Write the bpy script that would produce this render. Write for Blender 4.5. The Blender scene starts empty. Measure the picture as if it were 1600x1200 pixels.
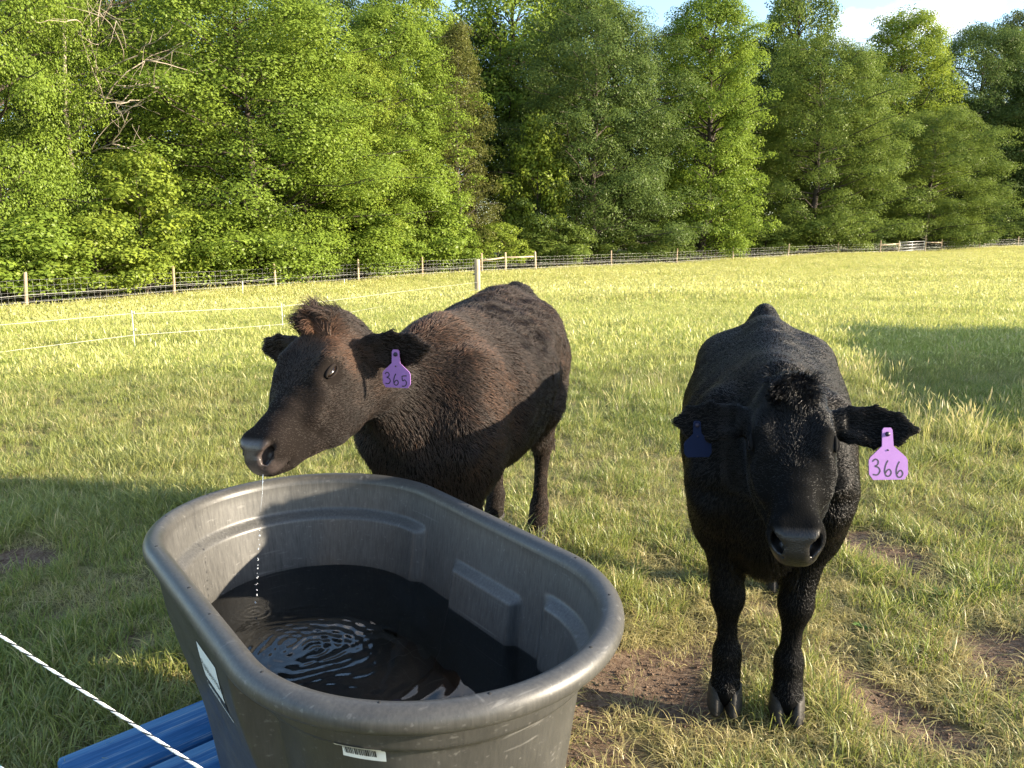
import bpy, bmesh, math, random
import numpy as np
from mathutils import Vector, Matrix

# ------------------------------------------------------------------ camera, sky, sun, exposure
scene = bpy.context.scene
col = scene.collection
CAM_Z = 1.43
PITCH = math.radians(10.37)
FPX = 1202.0
cam = bpy.data.cameras.new('camera')
cam.sensor_width = 36.0
cam.lens = FPX / 1600.0 * 36.0
cam.clip_start = 0.05
cam.clip_end = 3000.0
cam_o = bpy.data.objects.new('camera', cam)
cam_o.location = (0, 0, CAM_Z)
cam_o.rotation_euler = (math.radians(90) - PITCH, 0, 0)
col.objects.link(cam_o)
scene.camera = cam_o

SUN_EL = math.radians(17.5)
SUN_AZ = math.radians(-11.0)                 # measured from +X towards +Y; the sun stands right of and a little behind the camera
SUN_DIR = Vector((math.cos(SUN_EL) * math.cos(SUN_AZ), math.cos(SUN_EL) * math.sin(SUN_AZ), math.sin(SUN_EL)))
world = bpy.data.worlds.new('World')
scene.world = world
world.use_nodes = True
wn = world.node_tree
wn.nodes.clear()
w_out = wn.nodes.new('ShaderNodeOutputWorld')
w_bg = wn.nodes.new('ShaderNodeBackground')
w_sky = wn.nodes.new('ShaderNodeTexSky')
w_sky.sky_type = 'NISHITA'
w_sky.sun_disc = False
w_sky.sun_elevation = SUN_EL
w_sky.sun_rotation = math.atan2(SUN_DIR.x, SUN_DIR.y)
w_sky.air_density = 1.0
w_sky.dust_density = 0.6
w_sky.ozone_density = 1.6
w_bg.inputs['Strength'].default_value = 0.135
# broken fair-weather cloud over the whole sky
w_tc = wn.nodes.new('ShaderNodeTexCoord')
w_map = wn.nodes.new('ShaderNodeMapping')
w_map.inputs['Scale'].default_value = (1.0, 1.0, 2.2)
w_map.inputs['Location'].default_value = (0.0, 1.63, 0.33)
w_noise = wn.nodes.new('ShaderNodeTexNoise')
w_noise.inputs['Scale'].default_value = 2.6
w_noise.inputs['Detail'].default_value = 9.0
w_noise.inputs['Roughness'].default_value = 0.58
w_ramp = wn.nodes.new('ShaderNodeMapRange')
w_ramp.inputs['From Min'].default_value = 0.56
w_ramp.inputs['From Max'].default_value = 0.68
w_mix = wn.nodes.new('ShaderNodeMixRGB')
w_mix.inputs['Color2'].default_value = (5.2, 4.95, 4.85, 1)
wn.links.new(w_tc.outputs['Generated'], w_map.inputs['Vector'])
wn.links.new(w_map.outputs['Vector'], w_noise.inputs['Vector'])
wn.links.new(w_noise.outputs['Fac'], w_ramp.inputs['Value'])
wn.links.new(w_ramp.outputs['Result'], w_mix.inputs['Fac'])
wn.links.new(w_sky.outputs['Color'], w_mix.inputs['Color1'])
wn.links.new(w_mix.outputs['Color'], w_bg.inputs['Color'])
wn.links.new(w_bg.outputs['Background'], w_out.inputs['Surface'])

sun = bpy.data.lights.new('sun', 'SUN')
sun.energy = 5.0
sun.angle = math.radians(0.53)
sun.color = (1.0, 0.86, 0.66)
sun_o = bpy.data.objects.new('sun', sun)
sun_o.rotation_euler = SUN_DIR.to_track_quat('Z', 'Y').to_euler()
sun_o.location = (30, -12, 15)
col.objects.link(sun_o)

scene.view_settings.view_transform = 'Standard'
scene.view_settings.look = 'None'
scene.view_settings.exposure = 1.85
scene.view_settings.gamma = 1.0
scene.view_settings.use_curve_mapping = False
scene.render.engine = 'CYCLES'
scene.cycles.max_bounces = 8
scene.cycles.diffuse_bounces = 3
scene.cycles.transmission_bounces = 6
scene.cycles.transparent_max_bounces = 6

random.seed(4)
RNG = np.random.default_rng(7)


def at(px, py, depth):
    """point seen at photograph pixel (px, py) at the given depth along the view axis"""
    u = (px - 800.0) / FPX
    v = (py - 600.0) / FPX
    c, s = math.cos(PITCH), math.sin(PITCH)
    return np.array([u * depth, (c - v * s) * depth, CAM_Z - (s + v * c) * depth])


# ------------------------------------------------------------------ small helpers
def nrm(v):
    v = np.asarray(v, float)
    return v / (np.linalg.norm(v, axis=-1, keepdims=True) + 1e-12)


def tag(o, label=None, cat=None, group=None, kind=None):
    if label: o['label'] = label
    if cat: o['category'] = cat
    if group: o['group'] = group
    if kind: o['kind'] = kind
    return o


def empty(name, loc=(0, 0, 0)):
    o = bpy.data.objects.new(name, None)
    o.location = loc
    o.empty_display_size = 0.1
    col.objects.link(o)
    return o


def link(name, me, mat=None, parent=None):
    o = bpy.data.objects.new(name, me)
    if mat is not None and len(me.materials) == 0:
        me.materials.append(mat)
    col.objects.link(o)
    if parent is not None:
        o.parent = parent
    return o


def mesh_np(name, verts, faces, smooth=False):
    """verts (n,3); faces: an (m,k) array, or a list of such arrays"""
    me = bpy.data.meshes.new(name)
    verts = np.asarray(verts, np.float32)
    if not isinstance(faces, list):
        faces = [faces]
    faces = [np.asarray(f, np.int32) for f in faces if len(f)]
    loops = np.concatenate([f.ravel() for f in faces])
    tot = np.concatenate([np.full(len(f), f.shape[1], np.int32) for f in faces])
    start = np.concatenate([[0], np.cumsum(tot)[:-1]]).astype(np.int32)
    me.vertices.add(len(verts)); me.vertices.foreach_set('co', verts.ravel())
    me.loops.add(len(loops)); me.loops.foreach_set('vertex_index', loops)
    me.polygons.add(len(tot)); me.polygons.foreach_set('loop_start', start)
    if smooth:
        me.polygons.foreach_set('use_smooth', np.ones(len(tot), bool))
    me.update(calc_edges=True)
    return me


def fattr(me, name, values, domain='POINT'):
    a = me.attributes.new(name, 'FLOAT', domain)
    a.data.foreach_set('value', np.asarray(values, np.float32))


class MB:
    """collects boxes and tubes into one mesh"""
    def __init__(self):
        self.v = []; self.f4 = []; self.n = 0; self.f3 = []

    def add(self, v, f):
        v = np.asarray(v, float); f = np.asarray(f, int)
        (self.f4 if f.shape[1] == 4 else self.f3).append(f + self.n)
        self.v.append(v); self.n += len(v)
        return self

    def box(self, c, size, ax=(1, 0, 0), up=(0, 0, 1), bevel=0.0):
        x = nrm(ax); z = nrm(np.asarray(up, float) - np.dot(up, x) * x); y = np.cross(z, x)
        h = np.asarray(size, float) / 2
        if bevel <= 0:
            s = np.array([[i, j, k] for k in (-1, 1) for j in (-1, 1) for i in (-1, 1)], float) * h
            f = [[0, 2, 3, 1], [4, 5, 7, 6], [0, 1, 5, 4], [2, 6, 7, 3], [0, 4, 6, 2], [1, 3, 7, 5]]
            return self.add(np.asarray(c, float) + s[:, :1] * x + s[:, 1:2] * y + s[:, 2:] * z, f)
        b = bevel
        rings = []
        for xs, ins in ((-h[0], b), (-h[0] + b, 0), (h[0] - b, 0), (h[0], b)):
            ring = []
            for (sy, sz) in ((-1, -1), (1, -1), (1, 1), (-1, 1)):
                yy, zz = h[1] - ins, h[2] - ins
                if (sy, sz) in ((-1, -1), (1, 1)):
                    ring += [(xs, sy * yy, sz * (zz - b)), (xs, sy * (yy - b), sz * zz)]
                else:
                    ring += [(xs, sy * (yy - b), sz * zz), (xs, sy * yy, sz * (zz - b))]
            rings.append(ring)
        s = np.array(rings).reshape(-1, 3)
        f = []
        for r in range(3):
            for i in range(8):
                j = (i + 1) % 8
                f.append([r * 8 + i, r * 8 + j, r * 8 + 8 + j, r * 8 + 8 + i])
        m = len(s)
        s = np.vstack([s, [[-h[0], 0, 0], [h[0], 0, 0]]])
        t = [[m, (i + 1) % 8, i] for i in range(8)] + [[m + 1, 24 + i, 24 + (i + 1) % 8] for i in range(8)]
        w = np.asarray(c, float) + s[:, :1] * x + s[:, 1:2] * y + s[:, 2:] * z
        n0 = self.n
        self.add(w, f)
        self.f3.append(np.array(t) + n0)
        return self

    def tube(self, pts, radii, k=8, caps=True, squash=1.0):
        pts = np.asarray(pts, float); n = len(pts)
        radii = np.broadcast_to(np.asarray(radii, float), (n,))
        tan = nrm(np.gradient(pts, axis=0))
        ref = np.array([0, 0, 1.0]) if abs(tan[0, 2]) < 0.9 else np.array([1.0, 0, 0])
        V = []
        a = np.linspace(0, 2 * np.pi, k, endpoint=False)
        side = nrm(np.cross(tan[0], ref))
        for i in range(n):
            side = nrm(side - np.dot(side, tan[i]) * tan[i])
            up = np.cross(side, tan[i])
            V.append(pts[i] + radii[i] * (np.cos(a)[:, None] * side + squash * np.sin(a)[:, None] * up))
        V = np.vstack(V)
        F = [[r * k + i, r * k + (i + 1) % k, (r + 1) * k + (i + 1) % k, (r + 1) * k + i] for r in range(n - 1) for i in range(k)]
        n0 = self.n
        if caps:
            V = np.vstack([V, pts[:1], pts[-1:]])
        self.add(V, F)
        if caps:
            m = n * k
            T = [[m, (i + 1) % k, i] for i in range(k)] + [[m + 1, (n - 1) * k + i, (n - 1) * k + (i + 1) % k] for i in range(k)]
            self.f3.append(np.array(T) + n0)
        return self

    def mesh(self, name, smooth=False):
        fs = []
        if self.f4: fs.append(np.vstack(self.f4))
        if self.f3: fs.append(np.vstack(self.f3))
        return mesh_np(name, np.vstack(self.v), fs, smooth)

    def build(self, name, mat, parent=None, smooth=False):
        return link(name, self.mesh(name, smooth), mat, parent)


def smooth_poly(pts, n):
    """Catmull-Rom through pts"""
    p = np.asarray(pts, float)
    p = np.vstack([2 * p[0] - p[1], p, 2 * p[-1] - p[-2]])
    m = len(p) - 3
    out = []
    for u in np.linspace(0, m - 1e-6, n):
        i = int(u); t = u - i
        a, b, c, d = p[i:i + 4]
        out.append(0.5 * ((2 * b) + (c - a) * t + (2 * a - 5 * b + 4 * c - d) * t * t + (3 * b - a - 3 * c + d) * t ** 3))
    return np.array(out)


def sstep(a, b, x):
    t = np.clip((x - a) / (b - a), 0, 1)
    return t * t * (3 - 2 * t)


def vnoise(x, y, seed=0):
    """smooth value noise, about 0..1"""
    r = np.random.default_rng(seed)
    tab = r.random((64, 64))
    xi = np.floor(x).astype(int); yi = np.floor(y).astype(int)
    fx = x - xi; fy = y - yi
    fx = fx * fx * (3 - 2 * fx); fy = fy * fy * (3 - 2 * fy)
    a = tab[xi % 64, yi % 64]; b = tab[(xi + 1) % 64, yi % 64]
    c = tab[xi % 64, (yi + 1) % 64]; d = tab[(xi + 1) % 64, (yi + 1) % 64]
    return (a * (1 - fx) + b * fx) * (1 - fy) + (c * (1 - fx) + d * fx) * fy


# ------------------------------------------------------------------ materials
class NT:
    def __init__(self, name):
        self.m = bpy.data.materials.new(name)
        self.m.use_nodes = True
        self.t = self.m.node_tree
        self.t.nodes.clear()
        self.out = self.t.nodes.new('ShaderNodeOutputMaterial')

    def n(self, kind, **kw):
        nd = self.t.nodes.new('ShaderNode' + kind)
        for k, v in kw.items():
            if hasattr(nd, k) and k not in nd.inputs:
                setattr(nd, k, v)
            else:
                nd.inputs[k].default_value = v
        return nd

    def l(self, a, ao, b, bi):
        self.t.links.new(a.outputs[ao], b.inputs[bi])

    def noise(self, scale, detail=4, rough=0.55, coord='Object', stretch=None):
        tc = self.n('TexCoord')
        nz = self.n('TexNoise'); nz.inputs['Scale'].default_value = scale
        nz.inputs['Detail'].default_value = detail; nz.inputs['Roughness'].default_value = rough
        if stretch is not None:
            mp = self.n('Mapping'); mp.inputs['Scale'].default_value = stretch
            self.l(tc, coord, mp, 'Vector'); self.l(mp, 'Vector', nz, 'Vector')
        else:
            self.l(tc, coord, nz, 'Vector')
        return nz

    def ramp(self, src, out, stops):
        r = self.n('ValToRGB')
        e = r.color_ramp.elements
        while len(e) < len(stops):
            e.new(0.5)
        for el, (p, c) in zip(e, stops):
            el.position = p; el.color = (*c, 1)
        self.l(src, out, r, 'Fac')
        return r

    def mix(self, fac, a, b, blend='MIX'):
        """fac/a/b: (node, output) or constants"""
        m = self.n('MixRGB'); m.blend_type = blend
        for key, val in (('Fac', fac), ('Color1', a), ('Color2', b)):
            if isinstance(val, tuple) and hasattr(val[0], 'outputs'):
                self.l(val[0], val[1], m, key)
            elif key == 'Fac':
                m.inputs[key].default_value = val
            else:
                m.inputs[key].default_value = (*val, 1)
        return m

    def bump(self, src, out, strength, dist=0.01):
        b = self.n('Bump'); b.inputs['Strength'].default_value = strength; b.inputs['Distance'].default_value = dist
        self.l(src, out, b, 'Height')
        return b

    def principled(self, rough=0.6, spec=0.5, **kw):
        p = self.n('BsdfPrincipled')
        p.inputs['Roughness'].default_value = rough
        p.inputs['Specular IOR Level'].default_value = spec
        for k, v in kw.items():
            p.inputs[k].default_value = v
        self.l(p, 'BSDF', self.out, 'Surface')
        return p


def mat_simple(name, colr, rough=0.6, var=0.15, scale=30, spec=0.4, bump=0.0, stretch=None, **kw):
    t = NT(name)
    nz = t.noise(scale, 5, 0.6, stretch=stretch)
    c = np.array(colr)
    r = t.ramp(nz, 'Fac', [(0.25, tuple(c * (1 - var))), (0.75, tuple(np.clip(c * (1 + var), 0, 1)))])
    p = t.principled(rough, spec, **kw)
    t.l(r, 'Color', p, 'Base Color')
    if bump:
        b = t.bump(nz, 'Fac', bump, 0.004); t.l(b, 'Normal', p, 'Normal')
    return t.m


def mat_blade(name, dark, light, dry, dry_amt, trans=0.45):
    """grass blades: green to yellow by blade and by patch, dry tips"""
    t = NT(name)
    at_ = t.n('Attribute'); at_.attribute_name = 'tone'
    r = t.ramp(at_, 'Fac', [(0.0, dark), (0.6, light), (1.0, dry)])
    geo = t.n('NewGeometry')
    nz = t.n('TexNoise'); nz.inputs['Scale'].default_value = 0.55; nz.inputs['Detail'].default_value = 4
    t.l(geo, 'Position', nz, 'Vector')
    rr = t.ramp(nz, 'Fac', [(0.35, (0, 0, 0)), (0.65, (dry_amt,) * 3)])
    m = t.mix((rr, 'Color'), (r, 'Color'), dry)
    d = t.n('BsdfDiffuse'); tr = t.n('BsdfTranslucent'); g = t.n('BsdfGlossy')
    g.inputs['Roughness'].default_value = 0.45
    g.inputs['Color'].default_value = (0.5, 0.5, 0.5, 1)
    t.l(m, 'Color', d, 'Color'); t.l(m, 'Color', tr, 'Color')
    s1 = t.n('MixShader'); s1.inputs[0].default_value = trans
    t.l(d, 'BSDF', s1, 1); t.l(tr, 'BSDF', s1, 2)
    s2 = t.n('MixShader'); s2.inputs[0].default_value = 0.06
    t.l(s1, 'Shader', s2, 1); t.l(g, 'BSDF', s2, 2)
    t.l(s2, 'Shader', t.out, 'Surface')
    return t.m


def mat_leaf():
    """foliage: the tree's own colour (object colour) varied leaf by leaf"""
    t = NT('foliage')
    oi = t.n('ObjectInfo')
    at_ = t.n('Attribute'); at_.attribute_name = 'tone'
    r = t.ramp(at_, 'Fac', [(0.0, (0.75, 0.78, 0.75)), (0.5, (1.0, 1.0, 1.0)), (1.0, (1.28, 1.20, 1.05))])
    m = t.mix(1.0, (oi, 'Color'), (r, 'Color'), 'MULTIPLY')
    d = t.n('BsdfDiffuse'); tr = t.n('BsdfTranslucent'); g = t.n('BsdfGlossy')
    g.inputs['Roughness'].default_value = 0.4
    g.inputs['Color'].default_value = (0.55, 0.55, 0.5, 1)
    t.l(m, 'Color', d, 'Color'); t.l(m, 'Color', tr, 'Color')
    s1 = t.n('MixShader'); s1.inputs[0].default_value = 0.42
    t.l(d, 'BSDF', s1, 1); t.l(tr, 'BSDF', s1, 2)
    s2 = t.n('MixShader'); s2.inputs[0].default_value = 0.015
    t.l(s1, 'Shader', s2, 1); t.l(g, 'BSDF', s2, 2)
    t.l(s2, 'Shader', t.out, 'Surface')
    return t.m


def mat_wood(name, a, b, stretch=(1, 1, 0.06), scale=40, rough=0.85):
    t = NT(name)
    nz = t.noise(scale, 6, 0.65, stretch=stretch)
    n2 = t.noise(2.5, 3)
    r = t.ramp(nz, 'Fac', [(0.3, a), (0.7, b)])
    r2 = t.ramp(n2, 'Fac', [(0.3, (0.75, 0.75, 0.75)), (0.7, (1.15, 1.12, 1.08))])
    m = t.mix(1.0, (r, 'Color'), (r2, 'Color'), 'MULTIPLY')
    p = t.principled(rough, 0.25)
    t.l(m, 'Color', p, 'Base Color')
    bp = t.bump(nz, 'Fac', 0.6, 0.004); t.l(bp, 'Normal', p, 'Normal')
    return t.m


M = {}
M['leaf'] = mat_leaf()
M['bark'] = mat_wood('bark', (0.040, 0.032, 0.026), (0.10, 0.082, 0.068), (1, 1, 0.15), 14)
M['dead_bark'] = mat_wood('dead_bark', (0.24, 0.20, 0.16), (0.42, 0.36, 0.29), (1, 1, 0.2), 14)
M['post'] = mat_wood('post_wood', (0.22, 0.16, 0.10), (0.42, 0.33, 0.22))
M['post_pale'] = mat_wood('pale_post_wood', (0.33, 0.26, 0.17), (0.52, 0.42, 0.29))
M['wire'] = mat_simple('galvanised_wire', (0.42, 0.42, 0.40), 0.45, 0.1, 20, 0.5, Metallic=0.6)
M['white_wire'] = mat_simple('white_polywire', (0.82, 0.82, 0.78), 0.5, 0.05, 20)
M['fence_wire'] = mat_simple('weathered_white_polywire', (0.56, 0.56, 0.52), 0.6, 0.1, 20)
M['black_strand'] = mat_simple('black_strand', (0.03, 0.035, 0.04), 0.5, 0.2, 60)
M['teal_strand'] = mat_simple('teal_strand', (0.05, 0.25, 0.24), 0.5, 0.2, 60)
M['shed'] = mat_wood('shed_planks', (0.20, 0.17, 0.14), (0.33, 0.29, 0.24))
M['roof_metal'] = mat_simple('roof_metal', (0.35, 0.35, 0.34), 0.4, 0.1, 3, Metallic=0.7)

# ------------------------------------------------------------------ terrain
FENCE_PX = [  # photograph x, depth, base y of the field fence's posts
    (-190, 22.5, 512), (42, 28, 487), (273, 35, 466), (431, 39.5, 454), (560, 45, 444), (660, 49, 436), (753, 53, 430), (790, 54.5, 428),
    (837, 56, 426), (955, 61, 420), (1057, 65.5, 415), (1145, 71, 409), (1231, 76, 404), (1308, 79, 400),
    (1375, 82, 398), (1403, 83.5, 397.5), (1445, 86, 396), (1470, 87.5, 394), (1530, 91, 391), (1590, 95, 388), (1680, 101, 384)]
FENCE = np.array([at(x, y, d) for x, d, y in FENCE_PX])
_ctrl = np.vstack([FENCE, [[0, 0, 0], [-3, 3, 0], [3, 3, 0], [0, 4, 0], [-2, 5, -0.02], [4, 6, 0.0], [0, 8, 0.0], [-6, 10, -0.2], [6, 10, 0.05],
                           [-40, 30, -1.2], [60, 30, 0.5], [0, -20, 0.2]]])


def _terrain_raw(x, y):
    num = 0; den = 0
    for cx, cy, cz in _ctrl:
        d2 = (x - cx) ** 2 + (y - cy) ** 2 + 4.0
        s = 1.0 / d2 ** 1.6
        num = num + s * cz; den = den + s
    return num / den


def terrain(x, y):
    x = np.asarray(x, float); y = np.asarray(y, float)
    r = np.hypot(x, y)
    z = _terrain_raw(x, y) * sstep(4.5, 14, r)
    z = z + (vnoise(x * 0.9 + 40, y * 0.9 + 40, 3) - 0.5) * 0.05 + (vnoise(x * 3.1 + 40, y * 3.1 + 40, 5) - 0.5) * 0.03
    return z


def on_ground(x, y):
    return np.array([x, y, float(terrain(x, y))])


def ground_px(px, py):
    """ground point under a photograph pixel"""
    d = at(px, py, 1.0) - np.array([0, 0, CAM_Z])
    t = 0.5
    for _ in range(4000):
        p = np.array([0, 0, CAM_Z]) + d * t
        if p[2] <= float(terrain(p[0], p[1])):
            return p
        t *= 1.004
    return p


# bare earth, straw patches: (x, y, radius, strength)
DIRT = []
for px, py, r, s in [(985, 1045, 0.27, 1.0), (1040, 1085, 0.20, 0.8), (930, 1090, 0.15, 0.9), (1335, 840, 0.18, 0.9), (1395, 870, 0.22, 0.8),
                     (1180, 940, 0.16, 0.5), (1380, 1095, 0.2, 0.7), (1560, 1010, 0.22, 0.8), (1480, 1150, 0.14, 0.9), (1540, 720, 0.12, 0.9),
                     (1450, 900, 0.10, 0.9), (30, 868, 0.20, 0.95), (80, 962, 0.10, 0.6), (150, 930, 0.25, 0.35), (960, 1165, 0.2, 0.6),
                     (1290, 1010, 0.15, 0.4), (1100, 1130, 0.2, 0.45), (1590, 1060, 0.2, 0.6), (215, 1010, 0.18, 0.5), (1120, 1000, 0.2, 0.5)]:
    g = ground_px(px, py); DIRT.append((g[0], g[1], r, s))


def dirt_at(x, y):
    d = np.zeros_like(np.asarray(x, float))
    wob = 0.55 + 0.9 * vnoise(x * 7 + 20, y * 7 + 20, 11)
    for cx, cy, r, s in DIRT:
        q = np.hypot((x - cx), (y - cy)) / (r * wob)
        d = np.maximum(d, s * (1 - sstep(0.55, 1.25, q)))
    return d


def make_ground():
    # finer near the camera, coarse to the horizon
    a = np.concatenate([-np.geomspace(900, 7, 46), np.linspace(-6.8, 6.8, 150), np.geomspace(7, 900, 46)])
    b = np.concatenate([-np.geomspace(300, 1, 14), np.linspace(0, 9, 150), np.geomspace(9.2, 1200, 90)])
    X, Y = np.meshgrid(a, b)
    Z = terrain(X, Y)
    far = sstep(130, 400, np.hypot(X, Y))
    Z = Z * (1 - far)
    d = dirt_at(X, Y)
    Z = Z - 0.018 * d + d * 0.02 * (vnoise(X * 18 + 60, Y * 18 + 60, 8) - 0.5)
    n, m = X.shape
    idx = np.arange(n * m).reshape(n, m)
    F = np.stack([idx[:-1, :-1], idx[:-1, 1:], idx[1:, 1:], idx[1:, :-1]], -1).reshape(-1, 4)
    me = mesh_np('pasture_ground', np.stack([X, Y, Z], -1).reshape(-1, 3), F, True)
    fattr(me, 'dirt', d.ravel())
    t = NT('pasture_soil')
    at_ = t.n('Attribute'); at_.attribute_name = 'dirt'
    nz = t.noise(3.0, 8, 0.7)
    nf = t.noise(55, 8, 0.75)
    soil = t.ramp(nf, 'Fac', [(0.25, (0.065, 0.042, 0.029)), (0.5, (0.165, 0.113, 0.078)), (0.75, (0.31, 0.235, 0.17))])
    thatch = t.ramp(nf, 'Fac', [(0.25, (0.055, 0.06, 0.02)), (0.5, (0.15, 0.14, 0.055)), (0.75, (0.30, 0.25, 0.12))])
    fac = t.n('Math'); fac.operation = 'ADD'
    t.l(at_, 'Fac', fac, 0)
    sub = t.n('Math'); sub.operation = 'MULTIPLY_ADD'; sub.inputs[1].default_value = 0.8; sub.inputs[2].default_value = -0.4
    t.l(nz, 'Fac', sub, 0); t.l(sub, 'Value', fac, 1)
    fr = t.ramp(fac, 'Value', [(0.25, (0, 0, 0)), (0.6, (1, 1, 1))])
    m_ = t.mix((fr, 'Color'), (thatch, 'Color'), (soil, 'Color'))
    p = t.principled(0.95, 0.1)
    t.l(m_, 'Color', p, 'Base Color')
    bp = t.bump(nf, 'Fac', 0.9, 0.02); t.l(bp, 'Normal', p, 'Normal')
    o = link('pasture_ground', me, t.m)
    tag(o, kind='structure')


make_ground()

# ------------------------------------------------------------------ trees
def leaf_faces(P, Nn, size, rng, aspect=0.62):
    """one folded diamond per point"""
    n = len(P)
    r = nrm(rng.normal(size=(n, 3)))
    a = nrm(np.cross(Nn, r)); b = np.cross(Nn, a)
    s = (size * rng.uniform(0.65, 1.3, n))[:, None]
    v0 = P - a * s * 0.5
    v1 = P + b * s * 0.5 * aspect + Nn * s * 0.10
    v2 = P + a * s * 0.5 - Nn * s * 0.12
    v3 = P - b * s * 0.5 * aspect + Nn * s * 0.10
    V = np.stack([v0, v1, v2, v3], 1).reshape(-1, 3)
    F = np.arange(4 * n).reshape(n, 4)
    return V, F


def tree_pair(kind, seed, H, R, nlimb, prof, base, leaf, nleaf, clump, rise=0.25, flat=0.6, up_bias=0.5, extra=0.35, aspect=0.62, trunk_r=None, wob=0.22):
    """meshes for trunk (with limbs) and crown; the foot of the tree is the origin"""
    rng = np.random.default_rng(seed)
    tb = MB()
    tr = trunk_r or H * 0.017
    hh = np.linspace(-0.3, H * 0.95, 9)
    bend = np.cumsum(rng.normal(0, 0.012 * H, (9, 2)), axis=0) * 0.5
    bend[:2] = 0
    T = np.c_[bend, hh]
    tb.tube(T, np.interp(np.linspace(0, 1, 9), [0, 0.08, 1], [1.35, 1, 0.12]) * tr, 8, False)
    C = []; S = []; FL = []
    az = rng.uniform(0, 6.28)
    for i in range(nlimb):
        q = (i + rng.uniform(0, 1)) / nlimb
        h = base + (0.985 - base) * q
        az += 2.39996 + rng.normal(0, 0.35)
        L = R * prof(h) * rng.uniform(1 - wob, 1 + wob)
        c0 = np.array([np.interp(h * H * 0.8, hh, T[:, 0]), np.interp(h * H * 0.8, hh, T[:, 1]), max(h * H - rise * L * 0.9, 0.04 * H)])
        d = np.array([math.cos(az), math.sin(az), 0])
        u = np.linspace(0, 1, 5)
        pts = c0 + d * (L * u)[:, None] + np.array([0, 0, 1]) * (rise * L * (1.6 * u - 0.7 * u ** 2))[:, None]
        pts[1:-1] += rng.normal(0, 0.03 * L, (3, 3))
        tb.tube(pts, np.linspace(0.22, 0.04, 5) * tr * (0.4 + 0.6 * L / R), 5, False)
        nc = max(2, int(round(3.4 * L / R)))
        for k in range(nc):
            uu = rng.uniform(0.35, 1.02)
            p = np.array([np.interp(uu, u, pts[:, j]) for j in range(3)])
            side = np.cross(d, [0, 0, 1]) * rng.normal(0, 0.16 * L) * uu
            C.append(p + side + rng.normal(0, 0.04 * R, 3)); S.append(clump * rng.uniform(0.65, 1.3)); FL.append(flat)
    # billowing outer shell: clumps over a lobed envelope close the crown
    ne = int(len(C) * extra)
    la, lh = rng.uniform(0, 6.28, 22), rng.uniform(base, 1, 22)
    for _ in range(ne):
        h = base + (0.99 - base) * rng.uniform(0, 1) ** 0.9
        az = rng.uniform(0, 6.28)
        da = np.abs((az - la + np.pi) % (2 * np.pi) - np.pi)
        lobe = np.exp(-(da / 0.42) ** 2 - ((h - lh) / 0.085) ** 2).max()
        rr = R * prof(h) * (0.60 + 0.44 * lobe) * rng.uniform(0.86, 1.02)
        C.append(np.array([math.cos(az) * rr, math.sin(az) * rr, h * H])); S.append(clump * rng.uniform(0.7, 1.35)); FL.append(min(1.0, flat * 1.1))
    C = np.array(C); S = np.array(S)
    wgt = S ** 2; wgt /= wgt.sum()
    cnt = rng.multinomial(nleaf, wgt)
    ci = np.repeat(np.arange(len(C)), cnt)
    d = nrm(rng.normal(size=(nleaf, 3)))
    lowr = (d[:, 2] < -0.15) & (rng.random(nleaf) < 0.6)
    d[lowr, 2] *= -1                                                     # sprays are thin underneath
    rad = rng.uniform(0.10, 1, nleaf) ** 0.33
    off = d * rad[:, None] * S[ci][:, None]
    off[:, 2] *= np.array(FL)[ci]
    P = C[ci] + off
    P[:, 2] -= 0.12 * (off[:, 0] ** 2 + off[:, 1] ** 2) / S[ci]          # sprays hang at their rims
    axis = np.c_[P[:, :2], np.zeros(nleaf)]
    out = nrm(axis) * 0.45
    Nn = nrm(d * 1.0 + out + np.array([0, 0, up_bias]) + rng.normal(0, 0.38, (nleaf, 3)))
    P[:, 2] = np.maximum(P[:, 2], 0.08)
    V, F = leaf_faces(P, Nn, leaf, rng, aspect)
    cr = mesh_np(kind + '_crown', V, F, False)
    ctone = rng.normal(0, 0.17, len(C))
    tone = np.clip(0.5 + ctone[ci] + rng.normal(0, 0.16, nleaf), 0, 1)
    fattr(cr, 'tone', np.repeat(tone, 4))
    return tb.mesh(kind + '_trunk', True), cr


def ovate(lo=0.35, top=0.12, bot=0.75):
    def f(h):
        if h < lo:
            return bot + (1 - bot) * (h / lo)
        q = (h - lo) / (1 - lo)
        return top + (1 - top) * max(0, 1 - q ** 3.0) ** 0.55
    return f


def conic(h):
    return 0.08 + 0.92 * (1 - h) ** 0.75 if h > 0.12 else 0.85


VAR = {}
VAR['oak'] = [tree_pair('oak', s, 18, 7.2, 90, ovate(0.34, 0.15, 0.95), 0.03, 0.14, 150000, 1.12, extra=1.25, wob=0.30) for s in (11, 12)]
VAR['gum'] = [tree_pair('gum', s, 20, 4.8, 100, ovate(0.42, 0.14, 0.88), 0.03, 0.16, 95000, 0.92, rise=0.45, extra=1.2, wob=0.30) for s in (21, 22)]
VAR['poplar'] = [tree_pair('poplar', s, 24, 5.2, 80, ovate(0.5, 0.2, 0.55), 0.22, 0.22, 55000, 0.9, rise=0.6, flat=0.9, up_bias=0.15, extra=1.6) for s in (31, 32)]
VAR['cedar'] = [tree_pair('cedar', 41, 15, 3.6, 120, conic, 0.06, 0.13, 42000, 0.62, rise=0.35, flat=0.7, up_bias=0.2, extra=0.6, aspect=0.35)]
VAR['pine'] = [tree_pair('pine', 51, 22, 4.2, 55, ovate(0.6, 0.25, 0.5), 0.38, 0.22, 22000, 0.95, rise=0.3, flat=0.6, aspect=0.12, up_bias=0.2, extra=0.1)]
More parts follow.
